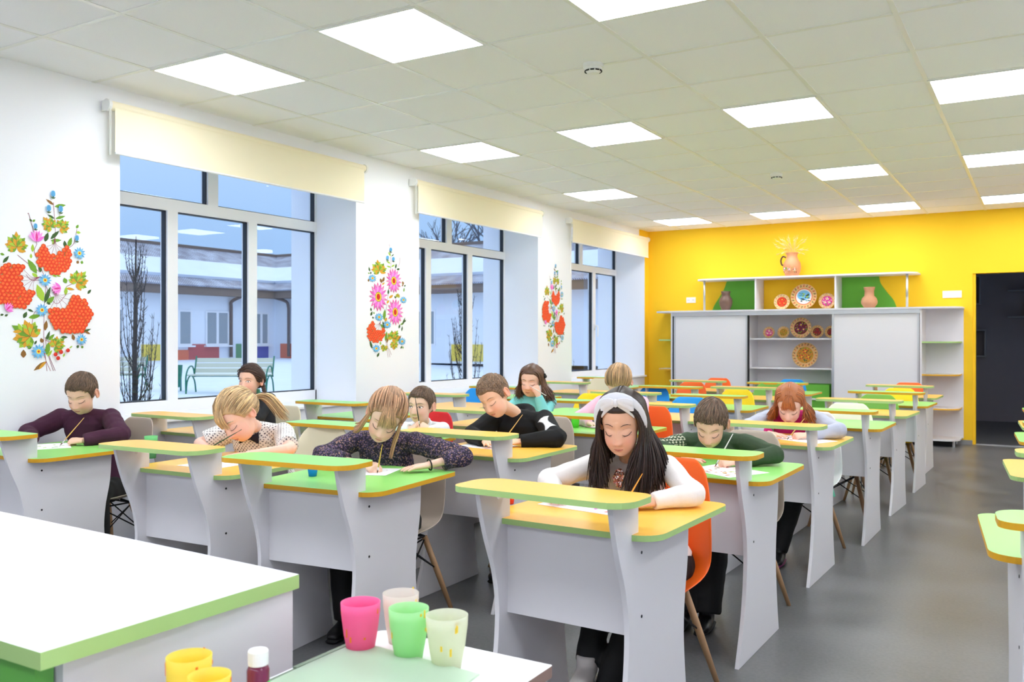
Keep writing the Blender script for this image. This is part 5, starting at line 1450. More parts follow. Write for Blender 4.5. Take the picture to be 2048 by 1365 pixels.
    v = smooth_np(v, li, ls, 2, .5, np.where(isface, .35, 1.0)); hv = (v @ Ti[:3, :3].T + Ti[:3, 3]) / sc
    # complexion: warm cheeks, nose tip and ears, redder lips, knuckles
    base = np.array(srgb(*P.get('skin', (238, 196, 172)))[:3]); tint = np.tile(base, (len(v), 1))
    def mixc(w, c):
        nonlocal tint
        w = np.clip(w, 0, 1)[:, None]; tint = tint * (1 - w) + np.array(srgb(*c)[:3]) * w
    x, y, z = hv.T; f_ = (y < -.03) * 1.0; ins = (np.abs(z) < .13) & (np.abs(x) < .1) & (np.abs(y) < .13)
    mixc(.42 * G_(np.abs(x) - .036, .014) * G_(z + .034, .014) * f_, (232, 140, 124)); mixc(.25 * G_(x, .012) * G_(z + .032, .010) * f_, (230, 140, 124))
    mixc(.45 * (np.abs(x) > .070) * G_(y - .012, .02) * G_(z + .010, .03) * ins, (232, 130, 110))
    lip = np.maximum(((x / .0165) ** 2 + ((z + .0575) / .0036) ** 2 < 1) * (z > -.0600), ((x / .0140) ** 2 + ((z + .0610) / .0050) ** 2 < 1) * (z <= -.0580)) * f_
    mixc(.6 * lip, (208, 112, 106)); mixc(.8 * (np.abs(z + .0592 + .0010 * np.cos(x * 160)) < .0012) * (np.abs(x) < .0160) * f_, (130, 60, 58))  # lip colour, then the shade of the mouth groove painted as a dark line
    mixc(.55 * ((np.abs(x) - .0065) ** 2 / .0033 ** 2 + (z + .0405) ** 2 / .0022 ** 2 < 1) * f_ * ins, (120, 62, 54))  # shade under the nose painted as two dark nostrils
    mixc(.22 * G_(np.abs(x) - .030, .014) * G_(z + .012, .005) * f_, (206, 140, 130))
    np_object('body', v, li, ls, SKIN, root, tint)
    # brows, eyes, lashes
    Tb = inv @ T
    def fp(x_, z_, off): 
        q = np.array([[x_, -.09, z_]]); D = None
        lo, hi = -.12, -.02
        for _ in range(18):
            mid = (lo + hi) / 2; pt = np.array([x_, mid, z_]); r = np.linalg.norm(pt)
            if r > skull_r((pt / r)[None])[0]: lo = mid
            else: hi = mid
        p = np.array([[x_, (lo + hi) / 2, z_]]); return Vector((x_, p[0, 1] - face_disp(p)[0] - off, z_)) * sc
    bm_ = mat('brow_' + P['hk'], tuple(min(q * 1.0 + 22, 200) * .85 for q in P['hc']), .8)
    for s in (-1, 1):
        b = MB(); pts = [Tb @ fp(s * u, w, .0008) for u, w in ((.014, .0165), (.024, .0205), (.034, .0205), (.045, .0150))]
        b.tube(spline(pts, 4), [(.0007 * sc, .0019 * sc)] * 3 + [(.0010 * sc, .0030 * sc)] * 7 + [(.0006 * sc, .0012 * sc)] * 3, 6); b.build('eyebrow', bm_, root, smooth=True)
        op = P.get('eyes', 'down')
        if op == 'open':
            c = Tb @ fp(s * .0305, -.0035, -.0012)
            b = MB(); Rm = Tb.to_3x3(); b.sphere(c, (.0115 * sc, .0032 * sc, .0048 * sc), 20, 12, R=Rm @ Matrix.Rotation(s * .28, 3, 'Z')); e = b.build('eye', M_EYEW, root, smooth=True)
            gz = P.get('gaze', (0, -1, 0)); ci = Tb @ (fp(s * .0305 + gz[0] * .006, -.0032 + gz[2] * .003, .0010))
            b = MB(); b.sphere(ci, (.0050 * sc, .0022 * sc, .0050 * sc), 16, 10, R=Rm @ Matrix.Rotation(s * .28, 3, 'Z')); b.build('iris', M_IRISG if P.get('iris') == 'g' else M_IRIS, e, smooth=True)
            for (zz, am, th) in ((.0035, .0045, .0015), (-.0095, -.0030, .0008)):
                b = MB(); pts = [Tb @ (fp(s * u, -.003 + (zz + .003) * q, .0010 if zz > 0 else .0006)) for u, q in ((.0165, .1), (.023, .85), (.031, 1.1), (.0385, .8), (.045, .05))]
                b.tube(spline(pts, 4), th * sc, 5); b.build('eyelashes' if zz > 0 else 'lower_lid', M_LASH if zz > 0 else mat('lid_pink', (206, 150, 134), .5), root, smooth=True)
        else:
            b = MB(); pts = [Tb @ fp(s * u, w, .0007) for u, w in ((.0175, -.0085), (.0235, -.0118), (.031, -.0132), (.0385, -.0118), (.0455, -.0075))]
            b.tube(spline(pts, 4), [.0005 * sc] * 3 + [.0010 * sc] * 10 + [.0011 * sc] * 4, 5)
            for k in range(9):
                t = .02 + .0255 * k / 8; p = fp(s * t, -.0122 - .001 * sin(k), .0005); b.tube([Tb @ p, Tb @ (p + Vector((s * .0012 * (k - 3) / 5, -.0030, -.0030)) * sc)], [.0004, .0002], 3)
            b.build('eyelashes', M_LASH, root, smooth=True)
            b = MB(); pts = [Tb @ fp(s * u, w, .0001) for u, w in ((.018, .0035), (.026, .0062), (.036, .0058), (.0445, .0020))]
            b.tube(spline(pts, 4), .0006 * sc, 4); b.build('lid_crease', mat('lid_fold', (196, 146, 126), .6), root, smooth=True)
    # hair
    hm = hair_mats(P['hk'], P['hc']); hb = MB(); P['hairf'](T, sc, rr, hb, P); hb.xform(inv); hb.build('hair', hm, root, smooth=True)
    # shirt
    g = P.get('g', .006); b = MB(); torso(b, g, bottom=P.get('hem', .0)); f = P.get('sleeve', 1.0)
    slr = P.get('slr', (.040, .039, .036, .036, .031, .0265))
    arm(b, SR, ER, WR.lerp(ER, .05), g * .5, f, slr); arm(b, SL, EL, WL.lerp(EL, .05), g * .5, f, slr)
    if P.get('collar') == 'hood':
        pts = []
        for k in range(17):
            a = 2 * pi * k / 16; pts.append(neck + ax * (.062 * cos(a)) - fwd * (.058 * sin(a)) * (1.25 if sin(a) > 0 else .75) + Vector((0, 0, .018 * sin(a) + .004)))
        b.tube(pts, [(.022 + .012 * max(0, sin(2 * pi * k / 16))) for k in range(17)], 12)
    elif P.get('collar') == 'high':
        b.tube([neck - Vector((0, 0, .02)), neck.lerp(nt, .42)], [.052, .043], 18)
    else:
        b.tube([neck - Vector((0, 0, .025)), neck + (nt - neck) * .10], [.056, .046], 18)
    b.xform(inv); v, li, ls = remesh(b, max(.0042, vox)); v = smooth_np(v, li, ls, 3, .5); N = vnormals(v, li, ls)
    v = wrinkle(v, N, P.get('wr', .0022), P['seed']); v = smooth_np(v, li, ls, 1, .4)
    tint = None
    if 'tintf' in P: tint = P['tintf'](v + np.array([hip.x, hip.y, 0]), dict(sm=np.array(sm), fwd=np.array(fwd), ax=np.array(ax_h), SL=np.array(SL), SR=np.array(SR), EL=np.array(EL), ER=np.array(ER), WL=np.array(WL), WR=np.array(WR)), N)
    np_object(P.get('topname', 'jumper'), v, li, ls, P['topmat'], root, tint)
    # trousers and shoes
    b = MB(); lg = P.get('legg', .010)
    loft_torso(b, [(hip + Vector((0, 0, -.042)), ax_h * .130, fwd * .100), (hip + Vector((0, 0, .0)), ax_h * .134, fwd * .102), (hip + Vector((0, 0, .05)), ax_h * .112, fwd * .084)])
    for (h, K, A) in legs:
        b.tube(spline([h, h.lerp(K, .5), K, K.lerp(A, .4), A], 3), list(np.interp(np.linspace(0, 4, 13), range(5), [.062 + lg * .6, .054 + lg, .046 + lg, .040 + lg, .030 + lg])), 14)
    b.xform(inv); v, li, ls = remesh(b, .007); v = smooth_np(v, li, ls, 3, .5); N = vnormals(v, li, ls); v = wrinkle(v, N, .0024, P['seed'] + 5)
    np_object('trousers', v, li, ls, P.get('legmat', mat('black_trousers', (20, 20, 22), .8)), root)
    if P.get('skirt'):
        b = MB(); c0 = hip + Vector((0, 0, .05)); kk = (legs[0][1] + legs[1][1]) / 2 + fwd * .02
        n = 40; ring = []
        for (c, ra, rb, dz, wv) in ((c0, .120, .095, 0, 0), (c0.lerp(kk, .35) + Vector((0, 0, .02)), .155, .12, 0, .006), (c0.lerp(kk, .62) + Vector((0, 0, -.01)), .19, .19, 0, .012), (c0.lerp(kk, .66) + Vector((0, 0, -.10)), .21, .22, 0, .018)):
            ring.append((c, ra, rb, wv))
        o = len(b.v)
        for (c, ra, rb, wv) in ring:
            for q in range(n):
                t = 2 * pi * q / n; w = 1 + wv / .12 * sin(t * 9); p = c + ax_h * (ra * cos(t) * w) + fwd * (rb * sin(t) * w) + Vector((0, 0, .006 * sin(t * 7) * (wv > .01))); b.v.append(tuple(p))
        for i in range(3):
            for q in range(n): b.f.append((o + i * n + q, o + i * n + (q + 1) % n, o + (i + 1) * n + (q + 1) % n, o + (i + 1) * n + q)); b.m.append(0)
        b.xform(inv); b.build('skirt', P['skirt'], root, smooth=True, solid=.003)
    for (h, K, A) in legs:
        b = MB(); z0 = A.z; sd = Vector(P.get('toe', fwd)).normalized()
        b.tube([A + Vector((0, 0, .03)), A + Vector((0, 0, -.01))], [.036, .034], 14)
        b.tube([A - sd * .045 + Vector((0, 0, -.028)), A + Vector((0, 0, -.020)), A + sd * .05 + Vector((0, 0, -.028)), A + sd * .105 + Vector((0, 0, -.034)), A + sd * .135 + Vector((0, 0, -.038))], [(.020, .026), (.030, .033), (.026, .035), (.020, .035), (.010, .022)], 14, up=(0, 0, 1))
        b.xform(inv); v, li, ls = remesh(b, .006); v = smooth_np(v, li, ls, 3, .5)
        sh = np_object('shoe', v, li, ls, P.get('shoemat', SHOE), root)
        b = MB(); b.tube([A - sd * .05 + Vector((0, 0, -.050)), A + sd * .05 + Vector((0, 0, -.051)), A + sd * .138 + Vector((0, 0, -.051))], [(.008, .030), (.008, .037), (.008, .024)], 14, up=(0, 0, 1)); b.xform(inv)
        b.build('sole', P.get('solemat', mat('black_sole', (16, 16, 17), .7)), sh, smooth=True)
    for fn in P.get('extra', ()): fn(root, inv, T, sc, dict(sm=sm, fwd=fwd, ax=ax, up=Vector((0, 0, 1)), WR=WR, WL=WL, neck=neck, nt=nt, rr=rr, SL=SL, SR=SR, EL=EL, ER=ER))
    return root
def brush(a, c, m, lab, r=.0030, tipm=None):
    a, c = Vector(a), Vector(c); o = empty('paintbrush', a, label=lab, cat='paintbrush'); d = c - a
    b = MB(); b.tube([d * .20, d * .45, d * 1.0], [r * .9, r, r * .45], 8); b.build('handle', m, o, smooth=True)
    b = MB(); b.tube([d * .10, d * .20], [r * .9, r * .95], 8); b.build('ferrule', M_ALU, o, smooth=True)
    b = MB(); b.tube([d * 0, d * .06, d * .10], [.0004, r * .8, r * .85], 8); b.build('bristles', tipm or mat('bristle', (90, 60, 40), .8), o, smooth=True)
    return o

def held_brush(G, E, m, lab, z=.6785):
    G, E = Vector(G), Vector(E); d = G - E; t = (z - G.z) / d.z if d.z < -1e-4 else .3
    return brush(G + d * min(t, .8), E, m, lab)
# ---------------------------------------------------------------- the eleven children
def dots(v, J, N):
    """white blouse with small navy dots"""
    out = np.tile(np.array(srgb(240, 238, 236)[:3]), (len(v), 1)); s = .0125
    for ax_, (a, c) in ((0, (1, 2)), (1, (0, 2)), (2, (0, 1))):
        sel = np.abs(N).argmax(1) == ax_
        p = v[:, [a, c]] / s; q = p[:, 0] + p[:, 1]; r = p[:, 0] - p[:, 1]; d = (q / 1.414 - np.round(q / 1.414)) ** 2 + (r / 1.414 - np.round(r / 1.414)) ** 2
        out[sel & (d < .055)] = srgb(44, 42, 66)[:3]
    return out
def halves(v, J, N):
    """pink bodice with grey sleeves"""
    out = np.tile(np.array(srgb(186, 190, 208)[:3]), (len(v), 1)); ax = J['ax']; x = (v - J['sm']) @ ax; w = np.linalg.norm(J['SL'] - J['SR']) / 2
    f = (v - J['sm']) @ J['fwd']
    out[(np.abs(x) < w * .72) & (v[:, 2] < J['sm'][2] + .05)] = srgb(196, 30, 122)[:3]
    return out
def m_speck(name, base, c1, c2, sc=160):
    m = mat(name, base, .9, bump=.5, bscale=260); nt = m.node_tree; tc = nt.nodes.new('ShaderNodeTexCoord')
    vo = nt.nodes.new('ShaderNodeTexVoronoi'); vo.inputs['Scale'].default_value = sc; r = nt.nodes.new('ShaderNodeValToRGB'); r.color_ramp.interpolation = 'CONSTANT'
    r.color_ramp.elements[0].color = srgb(*base); e = r.color_ramp.elements.new(.50); e.color = srgb(*c1); e = r.color_ramp.elements.new(.72); e.color = srgb(*c2); e = r.color_ramp.elements.new(.84); e.color = srgb(*base)
    sp = nt.nodes.new('ShaderNodeSeparateColor'); nt.links.new(tc.outputs['Object'], vo.inputs['Vector']); nt.links.new(vo.outputs['Color'], sp.inputs[0]); nt.links.new(sp.outputs[0], r.inputs['Fac'])
    nt.links.new(r.outputs['Color'], nt.nodes['Principled BSDF'].inputs['Base Color']); return m
def cloth(n, c, **k): return mat(n, c, .88, bump=.35, bscale=350, noise=.05, nscale=40, **k)
DN = (0, 0, 1)
BRN, BLD, DRK, RED, LBR = (112, 84, 62), (196, 160, 116), (50, 34, 30), (176, 104, 58), (150, 116, 84)

# girl with the bow -------------------------------------------------------------------
def hair_bowgirl(T, sc, rr, b, P):
    hair_long(T, sc, rr, b, {-1: [(3.385, -.390, .715), (3.360, -.370, .705), (3.335, -.33, .72), (3.325, -.26, .74), (3.36, -.15, .72)], 1: [(3.478, -.400, .700), (3.508, -.385, .690), (3.540, -.34, .70), (3.555, -.25, .73), (3.52, -.15, .72)]}, n=900, w0=.0034, hug=.016, front=-.74, jit=.018)
def bow(root, inv, T, sc, J):
    W_ = cloth('pale_grey_ribbon', (226, 226, 232)); Tb = inv @ T; b = MB()
    pts = []
    for k in range(17):
        a = radians(-98 + 196 * k / 16); p = S_(sin(a), -.34 - .10 * cos(a), cos(a) * 1.0, .019); pts.append(Tb @ (p * sc))
    b.tube(pts, [(.0022, .014)] * 17, 10, up=(Tb.to_3x3() @ Vector((0, 0, 1))))
    h = b.build('headband', W_, root, smooth=True)
    for s in (-1, 1):
        b = MB(); n = 9; v = []
        for i in range(n):
            t = i / (n - 1); x = s * (.004 + .054 * t)
            for j in range(9):
                u = -1 + 2 * j / 8; hgt = (.010 + .024 * t ** .8) * (1 - .10 * t); fold = .0035 * sin(u * 9) * t
                z = .089 + u * hgt - .010 * t * t - .030 * (x / .075) ** 2; y = -.064 - .006 * (1 - abs(u)) * sin(pi * t) + fold * .7 + .022 * (x / .07) ** 2
                v.append(Tb @ (Vector((x, y, z)) * sc))
        f = [(i * 9 + j, (i + 1) * 9 + j, (i + 1) * 9 + j + 1, i * 9 + j + 1) for i in range(n - 1) for j in range(8)]
        b.add(v, f); b.build('bow_loop', W_, h, smooth=True, solid=.006, subsurf=1)
    b = MB(); b.sphere(Tb @ (Vector((0, -.065, .089)) * sc), (.009, .008, .014), 12, 8); b.build('bow_knot', W_, h, smooth=True)
def sequins(root, inv, T, sc, J):
    """rose sequins forming two wings on the chest"""
    rr = random.Random(3); c = J['sm'] + Vector((0, 0, -.032)); f = J['fwd']; a = J['ax']; b = MB()
    for s in (-1, 1):
        for k in range(260):
            u, w = rr.uniform(0, 1), rr.uniform(-1, 1)
            if (u - .5) ** 2 * 4 + w * w > 1: continue
            p = c + a * (s * (.006 + .042 * u) + .002) + Vector((0, 0, w * .036 * (1 - .3 * u))) + f * (.0860 - .012 * u + w * -.006)
            n = (f + a * rr.uniform(-.4, .4) + Vector((0, 0, rr.uniform(-.3, .3)))).normalized(); x = n.orthogonal().normalized(); y = n.cross(x)
            b.obox(inv @ p, x * .0024, y * .0024, n * .0005, m=rr.choice((0, 0, 1, 2)))
    b.build('sequin_wings', [mat('rose_sequin', (232, 150, 146), .2, metal=.8), mat('pale_sequin', (250, 226, 216), .15, metal=.8), mat('copper_sequin', (196, 120, 100), .25, metal=.8)], root)
KIDS = []
KIDS.append(dict(seed=9, vox=.0023, H=(3.450, -.378, .940), S=((3.285, -.245, .765), (3.540, -.190, .768)), E=((3.180, -.385, .722), (3.700, -.385, .718)), W=((3.275, -.520, .700), (3.605, -.500, .702)), hip=(3.50, -.185, .43),
    rot=(13, 20, -1), hs=1.06, hx=.90, hand=(('flat', (.45, -.9, -.03), DN), ('grip', (-.85, -.5, -.03), (.2, -.35, .9))), skin=(228, 178, 150), hk='dark', hc=DRK, hairf=hair_bowgirl, eyes='down',
    topname='long_sleeved_top', topmat=cloth('cream_white_top', (240, 232, 228)), g=.004, legmat=mat('black_leggings', (16, 16, 18), .8), shoemat=mat('pale_grey_shoe', (206, 200, 196), .7), solemat=mat('white_sole', (226, 224, 220), .6),
    extra=(bow, sequins), knee=((3.42, -.42, .455), (3.57, -.44, .44)), ankle=((3.43, -.60, .19), (3.50, -.63, .105)),
    label='girl with long dark hair and pale hair bow painting at the nearest yellow desk'))
# boy in green
def neck_pattern(root, inv, T, sc, J): pass
def greenprint(v, J, N):
    out = np.tile(np.array(srgb(58, 76, 54)[:3]), (len(v), 1)); E = J['ER']; d = (v - (E + (J['SR'] - E) * .35)); r = np.sqrt((d ** 2).sum(1))
    c = np.sin(v[:, 0] * 520) + np.sin(v[:, 1] * 480 + 1) + np.sin(v[:, 2] * 560)
    out[(r < .075) & (c > .65)] = srgb(214, 214, 190)[:3]; return out
KIDS.append(dict(seed=10, vox=.0027, H=(3.415, .660, .848), S=((3.246, .829, .742), (3.506, .857, .745)), E=((3.165, .70, .722), (3.680, .700, .722)), W=((3.33, .575, .700), (3.555, .56, .700)), hip=(3.45, .885, .425),
    rot=(8, 36, 4), hs=1.0, hand=(('flat', (.8, -.55, -.03), DN), ('grip', (-.75, -.6, -.04), (.2, -.3, .9))), skin=(236, 190, 164), hk='brown', hc=(108, 84, 66), hairf=lambda T, sc, rr, b, P: hair_short(T, sc, rr, b, 2000, fringe=.020, ln=.050, lift=.004), eyes='down',
    topmat=attr_mat('green_jumper', .9, bump=.4), tintf=greenprint, collar='high', wr=.0030, knee=((3.33, .62, .44), (3.45, .60, .43)), ankle=((3.36, .46, .062), (3.45, .50, .062)), legg=.030, shoemat=mat('black_boot', (17, 17, 19), .35),
    label='short haired boy in a dark green jumper painting with a white brush'))
# red haired girl
def hair_red(T, sc, rr, b, P):
    hair_long(T, sc, rr, b, {-1: [(3.335, 1.93, .765), (3.325, 1.99, .75), (3.33, 2.06, .75)], 1: [(3.535, 1.93, .76), (3.565, 1.99, .75), (3.55, 2.07, .75)]}, n=240, w0=.0030, hug=.010, fringe=dict(low=.022, n=170), front=-.45, jit=.014)
KIDS.append(dict(seed=11, vox=.0030, H=(3.452, 1.915, .858), S=((3.292, 2.069, .758), (3.552, 2.091, .760)), E=((3.235, 1.88, .722), (3.715, 1.885, .722)), W=((3.385, 1.745, .700), (3.575, 1.76, .700)), hip=(3.46, 2.13, .425),
    rot=(8, 34, 2), hs=1.04, hand=(('flat', (.85, -.5, -.03), DN), ('grip', (-.8, -.55, -.04), (.2, -.3, .9))), skin=(244, 200, 178), hk='red', hc=RED, hairf=hair_red, eyes='down',
    topname='blouse', topmat=attr_mat('grey_and_magenta_cloth', .88, bump=.4), tintf=halves, wr=.0034, slr=(.044, .043, .041, .041, .035, .028), skirt=cloth('mint_skirt', (120, 224, 190)), knee=((3.38, 1.86, .44), (3.52, 1.86, .44)), ankle=((3.38, 1.82, .085), (3.44, 1.74, .062)),
    solemat=mat('purple_sole', (120, 40, 90), .6), label='red haired girl in magenta bodice, grey sleeves and mint skirt painting'))
# girl in the dark flecked jumper
def hair_fleck(T, sc, rr, b, P):
    hair_back(T, sc, rr, b, tie=(-.1, .8, .5), n=420); hair_fringe(T, sc, rr, b, n=170, low=.014, sweep=.3)
    for s, pts in ((-1, [(-.066, -.030, .02), (-.076, -.020, -.04), (-.085, .0, -.10), (-.10, .02, -.135)]), (1, [(.064, -.040, .02), (.070, -.045, -.03), (.072, -.045, -.085), (.080, -.05, -.15)])):
        for k in range(120):
            o = Vector([rr.uniform(-1, 1) * .007, rr.uniform(-.6, 1.9) * .022, 0]); q = [T @ ((Vector(p) + o * (.6 + .2 * i)) * sc) for i, p in enumerate(pts)]
            strand(b, q, rr.uniform(.0014, .0026), rr.choice((0, 1, 1, 2)), 5)
def wristband(root, inv, T, sc, J):
    b = MB(); W_ = J['WL']; E = J['EL']; d = (E - W_).normalized(); a = d.orthogonal().normalized(); c = d.cross(a); p = W_ + d * .012
    b.tube([inv @ (p + (a * cos(t) + c * sin(t)) * .0225) for t in [2 * pi * k / 20 for k in range(21)]], .0030, 6); b.build('wristband', M_BLACK, root, smooth=True)
KIDS.append(dict(seed=3, vox=.0024, H=(2.332, -.245, .898), S=((2.085, -.158, .770), (2.355, -.082, .772)), E=((2.065, -.335, .722), (2.605, -.085, .730)), W=((2.300, -.325, .702), (2.525, -.222, .704)), hip=(2.21, -.055, .425),
    rot=(30, 32, 22), hs=1.03, hand=(('grip', (.95, -.35, -.04), (-.2, -.35, .9)), ('flat', (-.62, -.78, -.10), DN)), skin=(240, 198, 176), hk='ash', hc=(190, 146, 112), hairf=hair_fleck, eyes='down',
    topmat=m_speck('dark_flecked_knit', (44, 38, 56), (104, 84, 116), (156, 122, 110), 210), g=.007, sleeve=.9, wr=.0032, slr=(.044, .043, .041, .040, .034, .032), extra=(wristband,), knee=((2.18, -.34, .44), (2.33, -.34, .43)), ankle=((2.20, -.34, .062), (2.32, -.38, .062)), legg=.02,
    label='fair haired girl with tilted head in a dark flecked jumper'))
# girl in the dotted blouse
def hair_dot(T, sc, rr, b, P):
    hair_back(T, sc, rr, b, tie=(.15, .98, .05), n=520); hair_fringe(T, sc, rr, b, n=190, low=.012, sweep=-.35, wid=.85)
    a = T @ (Vector((.012, .098, .005)) * sc); tail(b, rr, a, a + Vector((.05, .05, .0)), a + Vector((.11, .10, -.09)), n=130, r=.016)
def neckbow(root, inv, T, sc, J):
    m = cloth('navy_bow', (26, 26, 46)); c = J['neck'] + J['fwd'] * .082 + Vector((0, 0, -.045)); b = MB()
    for s in (-1, 1):
        v = []; 
        for i in range(6):
            t = i / 5
            for j in range(5):
                u = -1 + 2 * j / 4; p = c + J['ax'] * (s * (.003 + .045 * t)) + Vector((0, 0, u * (.006 + .022 * t))) + J['fwd'] * (.004 * sin(pi * t) * (1 - u * u) + .003 * sin(u * 6) * t); v.append(inv @ p)
        b.add(v, [(i * 5 + j, (i + 1) * 5 + j, (i + 1) * 5 + j + 1, i * 5 + j + 1) for i in range(5) for j in range(4)])
    b.sphere(inv @ (c + J['fwd'] * .004), .008, 10, 8); b.build('neck_bow', m, root, smooth=True, solid=.004)
KIDS.append(dict(seed=2, vox=.0028, H=(1.500, -.285, .866), S=((1.305, -.162, .764), (1.560, -.058, .766)), E=((1.255, -.29, .722), (1.745, -.21, .720)), W=((1.400, -.375, .712), (1.640, -.360, .702)), hip=(1.53, -.02, .425),
    rot=(4, 40, -16), hs=1.10, hand=(('grip', (.7, -.7, .0), (-.2, -.35, .9)), ('flat', (-.8, -.6, -.03), DN)), skin=(246, 200, 180), hk='blond', hc=(206, 172, 128), hairf=hair_dot, eyes='down',
    topname='dotted_blouse', topmat=attr_mat('dotted_cotton', .85, bump=.2), tintf=dots, sleeve=.50, g=.009, wr=.0030, slr=(.046, .047, .046, .044, .036, .03), extra=(neckbow,), label='blond girl with a ponytail in a white dotted blouse, bending over a desk'))
# boy in plum
def undershirt(root, inv, T, sc, J):
    b = MB(); c = J['neck'] + Vector((0, 0, .004)); b.tube([inv @ (c + J['ax'] * .047 * cos(t) + J['fwd'] * .045 * sin(t) + Vector((0, 0, -.012 * sin(t)))) for t in [2 * pi * k / 20 for k in range(21)]], .006, 6); b.build('shirt_collar', cloth('pale_collar', (222, 218, 212)), root, smooth=True)
KIDS.append(dict(seed=1, vox=.0028, H=(.304, -.271, .930), S=((.108, -.261, .785), (.350, -.131, .788)), E=((.075, -.42, .722), (.575, -.235, .722)), W=((.235, -.495, .700), (.500, -.400, .702)), hip=(.34, -.15, .425),
    rot=(30, 28, 0), hs=1.02, hand=(('fist', (.6, -.8, -.03), DN), ('grip', (-.85, -.5, -.02), (.2, -.35, .9))), skin=(240, 194, 168), hk='brown', hc=(118, 92, 68), hairf=lambda T, sc, rr, b, P: hair_short(T, sc, rr, b, 2000, fringe=.014, ln=.044, lift=.004), eyes='down',
    topmat=cloth('plum_jumper', (66, 22, 50)), g=.010, wr=.0036, slr=(.048, .047, .044, .043, .036, .029), extra=(undershirt,), label='short haired boy in a plum jumper painting at the green desk nearest the wall'))
# small boy in white
KIDS.append(dict(seed=4, vox=.0030, H=(1.688, .862, .846), S=((1.530, .923, .698), (1.736, .997, .700)), E=((1.495, .780, .712), (1.830, .800, .712)), W=((1.662, .800, .718), (1.792, .800, .718)), hip=(1.61, .99, .42),
    rot=(10, 4, 0), hs=.99, hand=(('fist', (.75, -.25, .35), (-.3, -.6, .7)), ('fist', (-.75, -.25, .35), (.3, -.6, .7))), skin=(242, 200, 176), hk='brown2', hc=(104, 80, 62), hairf=lambda T, sc, rr, b, P: hair_short(T, sc, rr, b, 2000, fringe=.026, ln=.052, lift=.004), eyes='open', gaze=(-.25, -1, .05),
    topmat=cloth('white_polo_neck', (236, 238, 244)), collar='high', g=.006, label='small boy in a white polo neck holding a black brush upright before his face'))
# boy in black hood
def boneprint(v, J, N):
    out = np.tile(np.array(srgb(20, 20, 22)[:3]), (len(v), 1)); A = J['EL'] + (J['SL'] - J['EL']) * .75; B = J['EL'] + (J['SL'] - J['EL']) * .15; d = B - A; L = np.linalg.norm(d); d = d / L
    q = v - A; t = q @ d; rad = q - np.outer(t, d); s = rad @ np.array([.5, -.85, .1]); w = rad @ np.cross(d, [.5, -.85, .1]); t = t / L
    wid = .006 + .010 * np.abs(t - .5) ** 2 * 4
    out[(t > .05) & (t < .95) & (s > 0) & (np.abs(w) < wid)] = srgb(232, 232, 234)[:3]; return out
KIDS.append(dict(seed=5, vox=.0026, H=(2.245, .735, .925), S=((2.150, .891, .785), (2.420, .949, .788)), E=((2.146, .690, .722), (2.580, .785, .722)), W=((2.28, .600, .702), (2.420, .690, .704)), hip=(2.33, .98, .425),
    rot=(2, 30, -20), hs=1.04, hand=(('flat', (.75, -.65, -.03), DN), ('grip', (-.75, -.6, -.02), (.2, -.35, .9))), skin=(244, 196, 166), hk='sand', hc=(136, 108, 84), hairf=lambda T, sc, rr, b, P: hair_short(T, sc, rr, b, 2000, fringe=.008, ln=.034, lift=.004, whorl=(0, .75, .6)), eyes='down',
    topname='hooded_top', topmat=attr_mat('black_fleece', .9, bump=.4), tintf=boneprint, collar='hood', g=.011, wr=.0036, slr=(.050, .048, .044, .044, .036, .029), label='boy in a black hooded top with a white bone print, painting at a yellow desk'))
# girl in mint
def hair_mint(T, sc, rr, b, P):
    hair_long(T, sc, rr, b, {-1: [(1.665, 1.955, .83), (1.655, 2.0, .81), (1.67, 2.05, .80)], 1: [(1.865, 1.99, .81), (1.895, 2.03, .79), (1.86, 2.08, .79)]}, n=210, w0=.0030, hug=.014, wave=.012, front=-.55, jit=.014)
def flowerclip(root, inv, T, sc, J):
    b = MB(); c = inv @ (T @ (Vector((.082, .030, .028)) * sc)); rr = random.Random(1)
    for k in range(12):
        d = Vector((rr.uniform(-.2, 1), rr.uniform(-1, 1), rr.uniform(-1, 1))).normalized(); b.sphere(c + d * .012, (.010, .006, .008), 8, 6)
    b.build('flower_clip', M_BLACK, root, smooth=True)
KIDS.append(dict(seed=6, vox=.0032, H=(1.760, 1.975, .942), S=((1.645, 2.01, .798), (1.850, 2.07, .800)), E=((1.60, 1.88, .722), (1.885, 1.935, .722)), W=((1.72, 1.82, .702), (1.850, 1.905, .850)), hip=(1.67, 2.07, .425),
    rot=(12, 12, 4), hs=1.02, hand=(('flat', (.8, -.5, -.03), DN), ('fist', (-.3, -.1, .9), (.7, -.6, .2))), skin=(240, 194, 170), hk='chest', hc=(96, 66, 50), hairf=hair_mint, eyes='down', topmat=cloth('mint_jumper', (132, 216, 216)), g=.006,
    extra=(flowerclip,), label='girl with wavy brown hair in a mint jumper, hand on her cheek'))
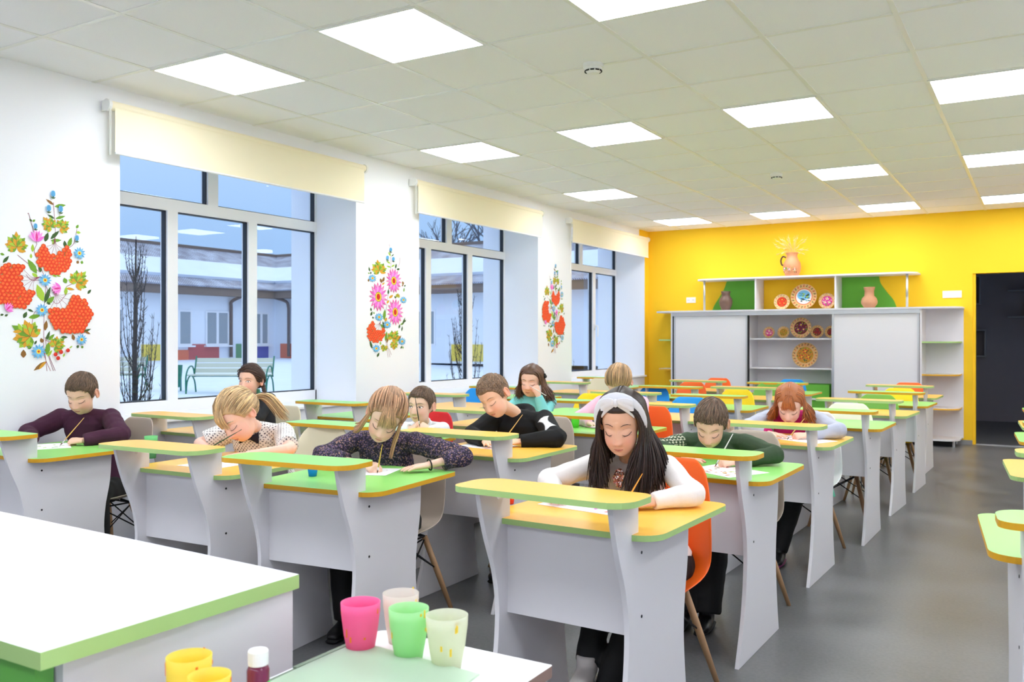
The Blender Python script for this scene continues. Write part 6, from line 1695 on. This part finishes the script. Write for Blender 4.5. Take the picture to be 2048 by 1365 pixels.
# girl with plaits
def hair_plait(T, sc, rr, b, P):
    hair_back(T, sc, rr, b, tie=(.75, .60, -.25), n=380, puff=.006)
    for s in (1,):
        a = T @ (Vector((s * .066, .045, -.030)) * sc); braid(b, [a, a + Vector((.015, .0, -.05)), a + Vector((.03, .005, -.11)), a + Vector((.035, .01, -.17))], .013)
def greenband(root, inv, T, sc, J):
    b = MB(); c = inv @ (J['neck'] + J['ax'] * .045 + J['fwd'] * .045 + Vector((0, 0, .025))); b.obox(c, J['ax'] * .018 + J['fwd'] * .01, J['fwd'] * .004, Vector((-.004, 0, .016))); b.build('collar_patch', cloth('teal_cloth', (96, 180, 160)), root)
KIDS.append(dict(seed=7, vox=.0032, H=(.362, .840, .953), S=((.245, .850, .828), (.440, .930, .828)), E=((.24, .74, .722), (.475, .795, .722)), W=((.38, .68, .702), (.420, .775, .845)), hip=(.41, .88, .425),
    rot=(14, 2, 0), hs=.98, hand=(('flat', (.8, -.5, -.03), DN), ('fist', (-.45, -.15, .7), (.5, -.7, .4))), skin=(238, 192, 168), hk='darkbr', hc=(74, 52, 44), hairf=hair_plait, eyes='open', gaze=(.35, -1, .0), topmat=cloth('black_cardigan', (26, 28, 34)), g=.006,
    extra=(greenband,), label='dark haired girl with a plait by the nearest window, fist before her mouth'))
# child behind the bow
KIDS.append(dict(seed=8, vox=.0034, H=(2.425, 1.897, .944), S=((2.245, 2.021, .812), (2.510, 2.059, .815)), E=((2.17, 1.85, .722), (2.59, 1.87, .722)), W=((2.30, 1.74, .702), (2.48, 1.76, .702)), hip=(2.46, 2.06, .425),
    rot=(4, 52, 0), hs=1.02, hand=(('flat', (.8, -.5, -.03), DN), ('flat', (-.8, -.5, -.03), DN)), skin=(240, 200, 180), hk='blond2', hc=(186, 150, 110), hairf=lambda T, sc, rr, b, P: hair_back(T, sc, rr, b, tie=(0, .9, .3), n=520, puff=.010), eyes='down', topmat=cloth('pink_jumper', (236, 190, 210)), g=.007,
    label='blond child in pink bent low behind the girl with the hair bow'))
for P in KIDS:
    if KID_ONLY is None or P['seed'] in KID_ONLY: person(P)
WOODB, GREENB = mat('natural_brush_handle', (222, 176, 92), .4), mat('dark_green_handle', (16, 76, 48), .35)
held_brush((3.540, -.538, .708), (3.563, -.470, .784), mat('orange_brush_handle', (240, 160, 50), .4), 'orange handled brush in the hand of the girl with the hair bow')
held_brush((2.380, -.350, .708), (2.375, -.320, .791), mat('yellow_striped_handle', (200, 170, 60), .4), 'yellow handled brush of the girl in the flecked jumper')
held_brush((1.453, -.428, .718), (1.563, -.319, .807), GREENB, 'dark green brush held by the girl in the dotted blouse')
held_brush((.434, -.445, .708), (.450, -.353, .812), WOODB, 'pale wooden brush of the boy in the plum jumper')
brush((1.750, .765, .735), (1.722, .759, .900), M_BLACK, 'black brush held upright by the small boy in white')
held_brush((2.360, .643, .710), (2.427, .715, .836), WOODB, 'pale wooden brush of the boy in the black hooded top')
brush((1.935, 1.885, .842), (1.815, 1.845, .918), mat('white_handle', (226, 222, 214), .4), 'pale brush in the raised hand of the girl in mint')
held_brush((3.496, .513, .706), (3.551, .537, .819), mat('white_handle', (226, 222, 214), .4), 'white handled brush of the boy in the green jumper')
held_brush((3.510, 1.717, .706), (3.553, 1.821, .783), WOODB, 'short pale brush of the red haired girl')
